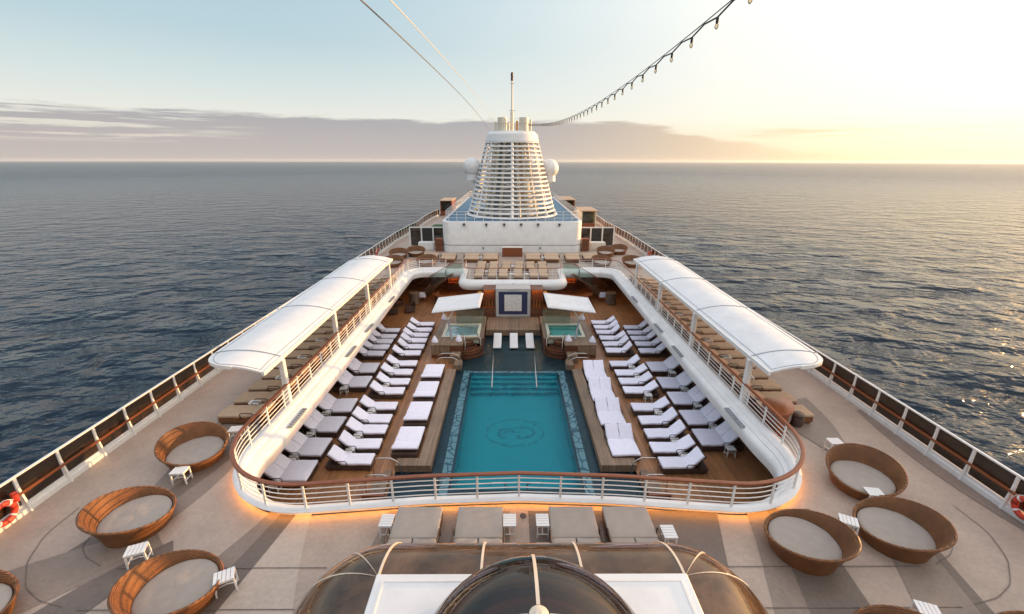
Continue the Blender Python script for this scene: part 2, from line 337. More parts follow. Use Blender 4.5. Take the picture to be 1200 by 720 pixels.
# ------------------------------------------------------------------ light and sky
SUN_AZ, SUN_EL = R(67), R(3.0)      # azimuth measured from the bow axis (+Y) towards +X
sd = Vector((math.sin(SUN_AZ) * math.cos(SUN_EL), math.cos(SUN_AZ) * math.cos(SUN_EL), math.sin(SUN_EL)))
sl = bpy.data.lights.new('sun', 'SUN'); sl.energy = 5.0; sl.angle = R(0.6); sl.color = (1.0, 0.55, 0.2)
so = bpy.data.objects.new('sun', sl); COL.objects.link(so); so.rotation_euler = sd.to_track_quat('Z', 'Y').to_euler()
W = bpy.data.worlds.new('World'); SC.world = W; W.use_nodes = True
wt = W.node_tree; wt.nodes.clear()
wo = N(wt, 'ShaderNodeOutputWorld'); bg = N(wt, 'ShaderNodeBackground'); bg.inputs[1].default_value = 0.15; L(wt, bg.outputs[0], wo.inputs[0])
sky = N(wt, 'ShaderNodeTexSky', sky_type='NISHITA'); sky.sun_disc = False; sky.sun_elevation = SUN_EL; sky.sun_rotation = SUN_AZ
sky.altitude = 0; sky.air_density = 1.0; sky.dust_density = 1.2; sky.ozone_density = 1.6
tc = N(wt, 'ShaderNodeTexCoord'); sep = N(wt, 'ShaderNodeSeparateXYZ'); L(wt, tc.outputs['Generated'], sep.inputs[0])
def WM(op, a, b=None, c=None):
    n = N(wt, 'ShaderNodeMath', operation=op)
    for i, x in enumerate((a, b, c)):
        if x is None: continue
        if hasattr(x, 'links'): L(wt, x, n.inputs[i])
        else: n.inputs[i].default_value = x
    return n.outputs[0]
def WR(v, a, b, c, d, smooth=True):
    n = N(wt, 'ShaderNodeMapRange')
    if smooth: n.interpolation_type = 'SMOOTHSTEP'
    for k, x in zip(('From Min', 'From Max', 'To Min', 'To Max'), (a, b, c, d)):
        if hasattr(x, 'links'): L(wt, x, n.inputs[k])
        else: n.inputs[k].default_value = x
    L(wt, v, n.inputs['Value']); return n.outputs[0]
elev = WM('MULTIPLY', WM('ARCSINE', sep.outputs['Z']), 180 / PI)
az = WM('MULTIPLY', WM('ARCTAN2', sep.outputs['X'], sep.outputs['Y']), 180 / PI)
nz = N(wt, 'ShaderNodeTexNoise', i_Scale=9.0, i_Detail=7.0, i_Roughness=0.6)
mpw = N(wt, 'ShaderNodeMapping'); mpw.inputs['Scale'].default_value = (1, 1, 9); L(wt, tc.outputs['Generated'], mpw.inputs[0]); L(wt, mpw.outputs[0], nz.inputs['Vector'])
nn = WM('SUBTRACT', nz.outputs['Fac'], 0.5)
# a low cloud bank: its top falls away towards the sun
top = WR(az, 8, 42, 4.6, 0.0)
top = WM('ADD', top, WM('MULTIPLY', nn, 2.2))
mask = WR(WM('SUBTRACT', top, elev), -0.15, 0.45, 0, 1)
mask = WM('MULTIPLY', mask, WR(az, 20, 44, 1, 0.25))
# streaks
nz2 = N(wt, 'ShaderNodeTexNoise', i_Scale=5.0, i_Detail=6.0, i_Roughness=0.6)
mp2 = N(wt, 'ShaderNodeMapping'); mp2.inputs['Scale'].default_value = (1, 1, 22); L(wt, tc.outputs['Generated'], mp2.inputs[0]); L(wt, mp2.outputs[0], nz2.inputs['Vector'])
st = WM('MULTIPLY', WR(nz2.outputs['Fac'], 0.46, 0.62, 0, 0.75), WM('MULTIPLY', WR(elev, 2.0, 2.5, 0, 1), WR(elev, 3.0, 3.6, 1, 0)))
st = WM('MULTIPLY', st, WR(az, 18, 34, 0, 1))
# bright breaks in the bank at far left
brk = WM('MULTIPLY', WR(nz2.outputs['Fac'], 0.48, 0.6, 0, 0.95), WM('MULTIPLY', WR(elev, 1.3, 2.2, 0, 1), WR(az, -38, -26, 1, 0)))
mask = WM('MULTIPLY', mask, WM('SUBTRACT', 1.0, brk))
mask = WM('MAXIMUM', mask, st)
# graded sky: the Nishita model lifted towards pale evening tones, extra brightness added overhead to light the deck
ramp = N(wt, 'ShaderNodeValToRGB')
L(wt, WR(elev, 0, 60, 0, 1, False), ramp.inputs[0])
E_ = ramp.color_ramp.elements
E_[0].position = 0; E_[0].color = (2.9, 2.3, 1.9, 1)
E_[1].position = 1; E_[1].color = (4.6, 4.7, 5.3, 1)
for pos, c in ((0.075, (3.5, 3.5, 3.2)), (0.12, (2.95, 3.3, 3.25)), (0.2, (2.15, 2.8, 3.05)), (0.34, (1.7, 2.5, 3.0)), (0.6, (2.6, 3.0, 3.6))):
    e = E_.new(pos); e.color = c4(c)
warm = N(wt, 'ShaderNodeMixRGB', blend_type='MIX'); L(wt, ramp.outputs[0], warm.inputs[1])
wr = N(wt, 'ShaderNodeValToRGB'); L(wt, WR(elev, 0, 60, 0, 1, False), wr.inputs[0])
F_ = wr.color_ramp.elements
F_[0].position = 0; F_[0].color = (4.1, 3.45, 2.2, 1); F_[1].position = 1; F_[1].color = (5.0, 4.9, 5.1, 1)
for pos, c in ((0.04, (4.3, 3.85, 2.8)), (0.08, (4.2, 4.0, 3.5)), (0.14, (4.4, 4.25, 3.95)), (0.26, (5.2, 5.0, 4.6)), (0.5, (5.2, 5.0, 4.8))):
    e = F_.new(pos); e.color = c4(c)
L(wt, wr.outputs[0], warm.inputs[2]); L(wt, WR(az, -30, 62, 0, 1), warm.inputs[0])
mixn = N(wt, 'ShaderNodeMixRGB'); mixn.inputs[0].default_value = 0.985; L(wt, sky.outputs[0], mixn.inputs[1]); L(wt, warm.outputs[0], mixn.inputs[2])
cl = N(wt, 'ShaderNodeValToRGB'); L(wt, WR(elev, 0, 5, 0, 1, False), cl.inputs[0])
cl.color_ramp.elements[0].color = (2.45, 2.15, 2.0, 1); cl.color_ramp.elements[1].color = (1.82, 1.8, 1.88, 1)
clw = N(wt, 'ShaderNodeMixRGB'); L(wt, cl.outputs[0], clw.inputs[1]); clw.inputs[2].default_value = (4.0, 3.0, 1.8, 1); L(wt, WR(az, -5, 50, 0, 1), clw.inputs[0])
fin = N(wt, 'ShaderNodeMixRGB'); L(wt, mask, fin.inputs[0]); L(wt, mixn.outputs[0], fin.inputs[1]); L(wt, clw.outputs[0], fin.inputs[2])
dot = N(wt, 'ShaderNodeVectorMath', operation='DOT_PRODUCT'); L(wt, tc.outputs['Generated'], dot.inputs[0]); dot.inputs[1].default_value = sd
ang = WM('MULTIPLY', WM('ARCCOSINE', WM('MINIMUM', dot.outputs['Value'], 1.0)), 180 / PI)
g1 = WM('EXPONENT', WM('MULTIPLY', WM('POWER', WM('DIVIDE', ang, 9.0), 2.0), -1.0))
g2 = WM('EXPONENT', WM('MULTIPLY', WM('POWER', WM('DIVIDE', ang, 31.0), 2.0), -1.0))
gc1 = N(wt, 'ShaderNodeVectorMath', operation='SCALE'); gc1.inputs[0].default_value = (22, 11, 3.2); L(wt, g1, gc1.inputs['Scale'])
gc2 = N(wt, 'ShaderNodeVectorMath', operation='SCALE'); gc2.inputs[0].default_value = (3.4, 2.35, 1.15); L(wt, g2, gc2.inputs['Scale'])
a1 = N(wt, 'ShaderNodeVectorMath', operation='ADD'); L(wt, gc1.outputs[0], a1.inputs[0]); L(wt, gc2.outputs[0], a1.inputs[1])
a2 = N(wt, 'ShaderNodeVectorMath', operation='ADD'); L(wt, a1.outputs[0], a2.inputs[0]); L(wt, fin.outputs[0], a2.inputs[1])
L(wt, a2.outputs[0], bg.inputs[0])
SC.view_settings.view_transform = 'Standard'; SC.view_settings.look = 'None'; SC.view_settings.exposure = 0.68; SC.view_settings.gamma = 1
SC.render.engine = 'CYCLES'
SC.cycles.transparent_max_bounces = 16; SC.cycles.max_bounces = 8

# ------------------------------------------------------------------ sea
def sea():
    rings = 300; seg = 900
    r = np.concatenate([[0.0], np.geomspace(14, 11500, rings)])
    a = np.linspace(0, 2 * PI, seg, endpoint=False)
    RR, AA = np.meshgrid(r[1:], a, indexing='ij')
    X = RR * np.sin(AA); Y = RR * np.cos(AA) + 30
    Z = np.zeros_like(X); rng = np.random.RandomState(4)
    for k in range(60):
        lam = 6 * (26 / 6) ** rng.rand(); th = R(12) + rng.randn() * 0.55
        kx, ky = 2 * PI / lam * math.sin(th), 2 * PI / lam * math.cos(th)
        fade = np.clip(1.2 - RR * 0.026 / (lam * 0.35), 0, 1)
        Z += fade * lam * 0.0045 * np.sin(kx * X + ky * Y + rng.rand() * 6.28)
    V = np.stack([X, Y, Z], -1).reshape(-1, 3)
    i = np.arange(rings - 1)[:, None] * seg; j = np.arange(seg)[None, :]; j2 = (j + 1) % seg
    F = np.stack([i + j, i + seg + j, i + seg + j2, i + j2], -1).reshape(-1, 4)
    me = bpy.data.meshes.new('sea'); me.vertices.add(len(V)); me.vertices.foreach_set('co', V.ravel())
    me.loops.add(F.size); me.loops.foreach_set('vertex_index', F.ravel())
    me.polygons.add(len(F)); me.polygons.foreach_set('loop_start', np.arange(0, F.size, 4)); me.polygons.foreach_set('use_smooth', np.ones(len(F), bool))
    me.update(calc_edges=True); me.validate()
    m, t, out = nt('sea_water')
    p = N(t, 'ShaderNodeBsdfPrincipled'); p.inputs['Base Color'].default_value = (0.001, 0.011, 0.026, 1); p.inputs['Specular Tint'].default_value = (0.7, 0.9, 1.0, 1); p.inputs['Roughness'].default_value = 0.08; p.inputs['IOR'].default_value = 1.33
    g = N(t, 'ShaderNodeNewGeometry')
    h = None
    for sc_, str_, amp in (((0.04, 0.065, 1), 1, 4.6), ((0.11, 0.18, 1), 1, 3.2), ((0.33, 0.52, 1), 1, 1.1), ((1.1, 1.6, 1), 1, 0.28)):
        mp = N(t, 'ShaderNodeMapping'); mp.inputs['Scale'].default_value = sc_; mp.inputs['Rotation'].default_value = (0, 0, R(10)); L(t, g.outputs['Position'], mp.inputs[0])
        n = N(t, 'ShaderNodeTexNoise', i_Scale=1.0, i_Detail=1.0, i_Roughness=0.5, i_Distortion=0.25); L(t, mp.outputs[0], n.inputs['Vector'])
        q = N(t, 'ShaderNodeMath', operation='MULTIPLY'); L(t, n.outputs['Fac'], q.inputs[0]); q.inputs[1].default_value = amp
        if h is None: h = q.outputs[0]
        else:
            ad = N(t, 'ShaderNodeMath', operation='ADD'); L(t, h, ad.inputs[0]); L(t, q.outputs[0], ad.inputs[1]); h = ad.outputs[0]
    ln = N(t, 'ShaderNodeVectorMath', operation='LENGTH'); L(t, g.outputs['Position'], ln.inputs[0])
    rg = N(t, 'ShaderNodeMapRange'); rg.interpolation_type = 'SMOOTHSTEP'
    for k_, x_ in zip(('From Min', 'From Max', 'To Min', 'To Max'), (150, 1800, 0.1, 0.3)): rg.inputs[k_].default_value = x_
    L(t, ln.outputs['Value'], rg.inputs['Value']); L(t, rg.outputs[0], p.inputs['Roughness'])
    b = N(t, 'ShaderNodeBump'); b.inputs['Strength'].default_value = 1.0; b.inputs['Distance'].default_value = 1.0; L(t, h, b.inputs['Height']); L(t, b.outputs[0], p.inputs['Normal'])
    L(t, p.outputs[0], out.inputs['Surface'])
    me.materials.append(m)
    o = bpy.data.objects.new('sea', me); COL.objects.link(o); o.location = (0, 0, -30); tag(o, kind='structure')
sea()

# ------------------------------------------------------------------ ship: hull and decks
XR = 15.1
hull_pts = [(-XR, -12), (XR, -12), (XR, 88), (11.5, 112), (-11.5, 112), (-XR, 88)]
hb = B(); hb.loft([[(x, y, -0.02) for x, y in hull_pts], [(x * 0.98, y, -31) for x, y in hull_pts]])
tag(hb.build('hull', M['hull']), kind='structure')
# outer edge of the pool opening (rail line), left half then right half
half = [(-6.35, 40.6), (-9.95, 40.6), (-9.8, 30), (-9.58, 20), (-9.55, 9.95), (-2.9, 10.6), (0, 10.73)]
RAD = [0, 3.6, 0, 0, 3.5, 14, 0]
hp = fillet(half, RAD, 16)
O = [Vector(p) for p in hp] + [Vector((-p[0], p[1])) for p in hp[::-1][1:]]
O = resample([tuple(p) for p in O], 0.25)
NO = normals2(O)
if (NO[len(O) // 2]).y < 0: NO = [-n for n in NO]         # point into the opening
balc = fillet([(-6.35, 40.6), (-4.55, 40.6), (-4.45, 36.55), (4.45, 36.55), (4.55, 40.6), (6.35, 40.6)], [0, 0.25, 0.9, 0.9, 0.25, 0], 8)
hole = [tuple(p) for p in O] + [tuple(p) for p in balc[::-1]][1:-1]
# deck: stern, taper
deck_out = [(-XR, -12), (XR, -12), (XR, 88), (11.5, 112), (-11.5, 112), (-XR, 88)]
sky_hole = None
tag(fill(deck_out, [hole], 0.0, 'upper_deck', M['deck']), kind='structure')
tag(fill([(-14.6, 10.2), (14.6, 10.2), (14.6, 49), (-14.6, 49)], [hole], -0.42, 'deck_ceiling', M['white']), kind='structure')

def wfun(y):
    t = max(0, min(1, (y - 10.9) / 3.2)); t = t * t * (3 - 2 * t); return 0.42 + 0.28 * t
def prof(o, i, off, z):
    return (o[i].x + NO[i].x * off, o[i].y + NO[i].y * off, z)
cw = [wfun(p.y) for p in O]
rings = []
for i in range(len(O)):
    w = cw[i]
    rings.append([prof(O, i, 0.05, 0.0), prof(O, i, 0.05, 0.2), prof(O, i, -0.12, 0.21), prof(O, i, -0.14, 0.25), prof(O, i, -0.08, 0.3), prof(O, i, 0.1, 0.3),
                  prof(O, i, 0.3 * w + 0.05, 0.24), prof(O, i, 0.32 * w + 0.06, 0.19), prof(O, i, 0.7 * w, 0.14), prof(O, i, 0.72 * w, 0.1), prof(O, i, w - 0.08, 0.06), prof(O, i, w, -0.02), prof(O, i, w + 0.02, -0.15), prof(O, i, w - 0.06, -0.5), prof(O, i, 0.02, -0.5)])
coam = thing('coaming', 'white moulded coaming with a wide inner ledge running round the pool opening', 'coaming')
b = B(); b.loft(rings, closed=False); b.build('ledge', M['white'], coam, 40)
b = B(); b.ribbon([prof(O, i, -0.02, 0.19) for i in range(len(O)) if O[i].y < 13.2], 0.05, 0.016); b.build('light_strip', M['led'], coam)
for ys in (15.3, 21.8, 25.3, 31.2):
    for sg in (-1, 1):
        i = min(range(len(O)), key=lambda k: abs(O[k].y - ys) + (0 if O[k].x * sg > 0 else 1e3) + (1e3 if abs(O[k].x) < 9 else 0))
        v = B()
        for k in range(9):
            y = ys - 0.62 + k * 0.155
            v.box(O[i].x - sg * 0.60, O[i].x - sg * 0.76, y, y + 0.09, 0.085, 0.125)
        v.box(O[i].x - sg * 0.58, O[i].x - sg * 0.78, ys - 0.66, ys + 0.72, 0.06, 0.098)
        v.build('vent_grille', M['grey'], coam)

# --- inner railing
rail = thing('pool_railing', 'white wire railing with brown wooden handrail around the pool opening', 'railing')
b = B(); b.ribbon([prof(O, i, 0.0, 1.15) for i in range(len(O))], 0.13, 0.055); b.build('handrail', M['mahogany'], rail, 40, 0.012)
for z in (0.45, 0.62, 0.79, 0.96):
    b = B(); b.tube([prof(O, i, 0.02, z) for i in range(len(O))], 0.016, 5); b.build('wire', M['white_rail'], rail, 60)
Lp = resample([tuple(p) for p in O], 1.26)
for p in Lp:
    b = B(); b.box(p.x - 0.03, p.x + 0.03, p.y - 0.022, p.y + 0.022, 0.27, 1.13); b.build('post', M['white_rail'], rail, None, loc=(p.x, p.y, 0.27))

# --- outer railings
def outer_rail(sg, label):
    pts = [(14.75, -6), (14.75, 30), (14.9, 48), (14.95, 56), (14.6, 63), (14.3, 67), (14.5, 72), (14.2, 80), (12.6, 92), (11.3, 108)]
    if sg < 0: pts = [(-x, y) for x, y in pts]
    P = resample(fillet(pts, 4.0, 6), 1.27)
    t = thing('outer_railing', label, 'railing')
    b = B(); b.ribbon([(p.x, p.y, 1.2) for p in P], 0.075, 0.05); b.build('top_rail', M['white_rail'], t, None)
    b = B(); b.ribbon([(p.x - sg * 0.1, p.y, 0.68) for p in P], 0.07, 0.06); b.build('handrail', M['mahogany'], t, None)
    b = B(); b.ribbon([(p.x, p.y, 0.08) for p in P], 0.2, 0.16); b.ribbon([(p.x, p.y, 0.22) for p in P], 0.1, 0.12); b.build('kerb', M['white_rail'], t, None)
    for i, p in enumerate(P):
        q = P[min(i + 1, len(P) - 1)]; d = (q - p) if i < len(P) - 1 else (p - P[i - 1]); a = math.atan2(d.y, d.x)
        if i > 70: break
        pb = B(); pb.box(-0.04, 0.04, -0.03, 0.03, 0.0, 1.17); pb.box(-0.08, 0.08, -0.12, 0.12, 0, 0.02)
        pb.hexa([(-0.03, -0.16 if sg < 0 else 0.0, 0.0), (0.03, -0.16 if sg < 0 else 0.0, 0.0), (0.03, 0.0 if sg < 0 else 0.16, 0.0), (-0.03, 0.0 if sg < 0 else 0.16, 0.0), (-0.03, -0.03, 0.9), (0.03, -0.03, 0.9), (0.03, 0.03, 0.9), (-0.03, 0.03, 0.9)])
        pb.box(-0.025, 0.025, -0.09 if sg < 0 else -0.03, 0.03 if sg < 0 else 0.09, 0.62, 0.66)
        o = pb.build('post', M['white_rail'], t, None); o.location = (p.x, p.y, 0); o.rotation_euler = (0, 0, a)
        if i < len(P) - 1:
            ln = d.length; g = B(); g.box(0.06, ln - 0.06, -0.006, 0.006, 0.29, 1.16)
            o = g.build('glass_panel', M['glass_rail'], t, None); o.location = (p.x, p.y, 0); o.rotation_euler = (0, 0, a)
outer_rail(-1, 'long white port railing with smoked glass panels along the left ship edge')
outer_rail(1, 'long white starboard railing with smoked glass panels along the right ship edge')

# --- deck markings: tone bands and seam lines painted on the coating
MK = [0]
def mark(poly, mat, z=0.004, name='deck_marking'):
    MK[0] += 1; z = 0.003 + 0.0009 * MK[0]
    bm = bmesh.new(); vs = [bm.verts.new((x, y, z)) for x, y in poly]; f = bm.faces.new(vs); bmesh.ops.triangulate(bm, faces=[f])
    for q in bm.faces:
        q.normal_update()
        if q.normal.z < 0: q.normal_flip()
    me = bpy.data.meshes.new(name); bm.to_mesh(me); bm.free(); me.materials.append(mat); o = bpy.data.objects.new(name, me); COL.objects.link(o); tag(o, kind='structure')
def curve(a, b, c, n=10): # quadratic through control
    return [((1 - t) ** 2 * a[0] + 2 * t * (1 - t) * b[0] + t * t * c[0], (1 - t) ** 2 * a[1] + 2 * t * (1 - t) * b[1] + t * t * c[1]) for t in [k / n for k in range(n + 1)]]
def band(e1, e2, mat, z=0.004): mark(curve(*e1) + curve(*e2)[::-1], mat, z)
# left fan of bands
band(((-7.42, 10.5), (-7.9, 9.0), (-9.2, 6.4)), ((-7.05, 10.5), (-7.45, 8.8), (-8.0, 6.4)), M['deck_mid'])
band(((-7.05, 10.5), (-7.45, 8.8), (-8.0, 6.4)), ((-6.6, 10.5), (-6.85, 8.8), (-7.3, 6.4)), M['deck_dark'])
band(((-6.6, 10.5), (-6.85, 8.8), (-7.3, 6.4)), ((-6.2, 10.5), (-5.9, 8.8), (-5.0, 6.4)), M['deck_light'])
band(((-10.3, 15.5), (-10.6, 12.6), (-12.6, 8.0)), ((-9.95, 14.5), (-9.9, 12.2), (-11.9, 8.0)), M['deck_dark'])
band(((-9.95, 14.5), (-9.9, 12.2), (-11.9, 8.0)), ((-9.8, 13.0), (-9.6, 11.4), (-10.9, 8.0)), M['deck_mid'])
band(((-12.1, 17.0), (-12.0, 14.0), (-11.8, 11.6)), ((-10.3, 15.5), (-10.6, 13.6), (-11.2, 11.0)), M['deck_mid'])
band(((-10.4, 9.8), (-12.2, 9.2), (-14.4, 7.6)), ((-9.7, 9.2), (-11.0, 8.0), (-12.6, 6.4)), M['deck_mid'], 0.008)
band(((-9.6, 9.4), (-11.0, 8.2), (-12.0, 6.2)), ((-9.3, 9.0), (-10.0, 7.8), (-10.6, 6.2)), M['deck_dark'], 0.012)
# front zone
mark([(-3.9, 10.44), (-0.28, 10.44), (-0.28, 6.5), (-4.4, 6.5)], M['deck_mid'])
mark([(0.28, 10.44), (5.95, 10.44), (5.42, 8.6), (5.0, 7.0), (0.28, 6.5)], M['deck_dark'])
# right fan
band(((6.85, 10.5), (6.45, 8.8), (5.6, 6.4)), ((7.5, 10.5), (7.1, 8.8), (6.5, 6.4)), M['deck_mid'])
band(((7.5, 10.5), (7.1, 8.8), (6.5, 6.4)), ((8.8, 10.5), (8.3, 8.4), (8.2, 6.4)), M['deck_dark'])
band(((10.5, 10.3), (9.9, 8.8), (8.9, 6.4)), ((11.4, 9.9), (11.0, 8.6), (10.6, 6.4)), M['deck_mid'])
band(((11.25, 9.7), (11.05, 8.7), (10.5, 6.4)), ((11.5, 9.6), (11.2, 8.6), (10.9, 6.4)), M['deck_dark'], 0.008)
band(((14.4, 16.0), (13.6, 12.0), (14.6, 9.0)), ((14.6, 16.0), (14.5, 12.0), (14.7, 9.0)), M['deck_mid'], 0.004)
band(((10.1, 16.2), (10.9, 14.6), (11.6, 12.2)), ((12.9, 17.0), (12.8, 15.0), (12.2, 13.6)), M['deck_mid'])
for sg in (-1, 1):
    arc = [(sg * x, y) for x, y in ((13.3, 10.6), (13.32, 9.6), (12.9, 8.7), (12.2, 8.0), (11.5, 7.65), (10.8, 7.5))]
    b = B(); b.ribbon([(p.x, p.y, 0.024) for p in resample(fillet(arc, 1.2, 6), 0.15)], 0.018, 0.004); tag(b.build('deck_seam', M['seam']), kind='structure')
    arc = [(sg * x, y) for x, y in ((12.0, 9.7), (11.95, 9.2), (11.5, 8.85), (10.9, 8.6))]
    b = B(); b.ribbon([(p.x, p.y, 0.024) for p in resample(fillet(arc, 0.5, 6), 0.12)], 0.016, 0.004); tag(b.build('deck_seam', M['seam']), kind='structure')
    for y in (8.52, 7.42):
        b = B(); b.ribbon([(sg * 5.0, y, 0.025), (sg * 10.4, y, 0.025)], 0.02, 0.004); tag(b.build('deck_seam', M['seam']), kind='structure')

b = B(); b.lathe([(0.001, 0.03), (0.09, 0.03), (0.1, 0.02)], 20, (0.12, 10.25), cap=False); tag(b.build('deck_drain', M['dark']), 'small round dark drain in the pale strip between the front loungers', 'drain')
# ------------------------------------------------------------------ pool deck level
ZP = -3.0
pool_hole = [(-5.3, 10.9), (5.3, 10.9), (5.3, 15.95), (3.78, 15.95), (3.78, 31.6), (-3.78, 31.6), (-3.78, 15.95), (-5.3, 15.95)]
tag(fill([(-14.2, 10.2), (14.2, 10.2), (14.2, 48.5), (-14.2, 48.5)], [pool_hole], ZP, 'pool_deck', M['teak']), kind='structure')
tag(fill([(-5.32, 10.88), (5.32, 10.88), (5.32, 15.97), (3.8, 15.97), (3.8, 25.62), (-3.8, 25.62), (-3.8, 15.97), (-5.32, 15.97)], [[(-2.76, 14.9), (2.76, 14.9), (2.76, 25.4), (-2.76, 25.4)]], -3.14, 'pool_surround', M['navy']), kind='structure')
b = B(); b.sheet([(-3.8, 25.62), (3.8, 25.62), (3.8, 31.62), (-3.8, 31.62)], -3.14); tag(b.build('pool_shelf', M['shelfstone']), kind='structure')
b = B(); n_ = len(pool_hole)
b.loft([[(x, y, ZP) for x, y in pool_hole], [(x, y, -3.2) for x, y in pool_hole]]); tag(b.build('pool_edge', M['navy']), kind='structure')
b = B()
b.sheet([(-2.76, 14.9), (2.76, 14.9), (2.76, 25.4), (-2.76, 25.4)], -4.7)
rc = [(-2.76, 14.9), (2.76, 14.9), (2.76, 25.4), (-2.76, 25.4)]
b.loft([[(x, y, -3.14) for x, y in rc], [(x, y, -4.7) for x, y in rc]])
for k in range(4): b.box(-2.75, 2.75, 25.39 - 0.36 * (k + 1), 25.39, -4.69, -3.5 - 0.3 * k)
tag(b.build('pool_basin', M['teal']), kind='structure')
b = B()
for k in range(4): b.box(-2.7, 2.7, 25.39 - 0.36 * (k + 1) + 0.01, 25.39 - 0.36 * (k + 1) + 0.06, -3.51 - 0.3 * k, -3.494 - 0.3 * k)
tag(b.build('step_edge', M['teal_line']), kind='structure')
b = B()
for x0, x1, y0, y1 in ((-3.27, -2.88, 14.2, 25.75), (2.88, 3.27, 14.2, 25.75), (-2.87, 2.87, 25.46, 25.68)):
    b.sheet([(x0, y0), (x1, y0), (x1, y1), (x0, y1)], -3.134)
tag(b.build('mosaic_border', M['mosaic']), kind='structure')
# emblem on the floor: a ring and two facing scrolls
b = B(); ex, ey, ez = 0.0, 20.15, -4.685
k_ = 1.16
def ell(rx, ry, a0, a1, cx=0, cy=0, n=32): return [(ex + cx + rx * math.cos(a0 + (a1 - a0) * k / n), ey + cy + ry * math.sin(a0 + (a1 - a0) * k / n), ez) for k in range(n + 1)]
b.ribbon(ell(1.55, 1.15, 0, 2 * PI), 0.07, 0.006)
b.ribbon(ell(0.6, 0.46, -2.2, 2.4, 0.42, 0), 0.1, 0.006)
b.ribbon(ell(0.45, 0.4, 0.6, 4.6, -0.45, -0.08), 0.1, 0.006)
b.ribbon([(ex - 0.8, ey - 0.08, ez), (ex - 0.25, ey + 0.1, ez), (ex + 0.25, ey - 0.04, ez)], 0.09, 0.006)
tag(b.build('pool_emblem', M['teal_line']), kind='structure')
b = B(); b.sheet([(x * 0.9995, y) for x, y in pool_hole], -3.075); tag(b.build('pool_water', M['pool_water']), kind='structure')
# copings
for sg, lab in ((-1, 'raised weathered teak coping along the left pool side'), (1, 'raised weathered teak coping along the right pool side')):
    b = B(); pl = [(sg * 3.76, 15.93), (sg * 5.35, 15.93), (sg * 5.35, 16.45), (sg * 4.36, 16.45), (sg * 4.36, 25.3), (sg * 3.76, 25.3)]
    b.prism(pl if sg > 0 else pl[::-1], ZP - 0.12, ZP + 0.27)
    tag(b.build('pool_coping', M['teak_pale'], None, None, 0.015), lab, 'coping')
# near stairs from the lounge deck to the pool surround
def hoop(b, x0, x1, y, z0, z1):
    b.tube([(x0, y, ZP)] + [(x0 + (x1 - x0) * s, y, z) for s, z in ((0.0, z1 - 0.25), (0.06, z1 - 0.08), (0.2, z1), (0.65, z1), (0.85, z1 - 0.15), (0.98, z1 - 0.45))] + [(x1, y, z0)], 0.025, 8)
for sg, s_ in ((-1, 'left'), (1, 'right')):
    t = thing('pool_steps', 'low wooden steps with chrome handrails at the near %s pool corner' % s_, 'steps')
    b = B(); b.box(min(sg * 5.36, sg * 6.0), max(sg * 5.36, sg * 6.0), 14.3, 15.6, ZP, ZP + 0.14); b.box(min(sg * 5.36, sg * 5.68), max(sg * 5.36, sg * 5.68), 14.3, 15.6, ZP + 0.14, ZP + 0.28); b.build('tread', M['teak_pale_y'], t)
    b = B(); b.box(min(sg * 5.3, sg * 6.2), max(sg * 5.3, sg * 6.2), 14.05, 14.24, ZP - 0.1, ZP + 0.32); b.build('side_board', M['mahogany'], t)
    for y in (15.55, 14.5):
        b = B(); hoop(b, sg * 6.15, sg * 4.95, y, -3.1, -2.05); b.build('handrail', M['steel'], t, 60)

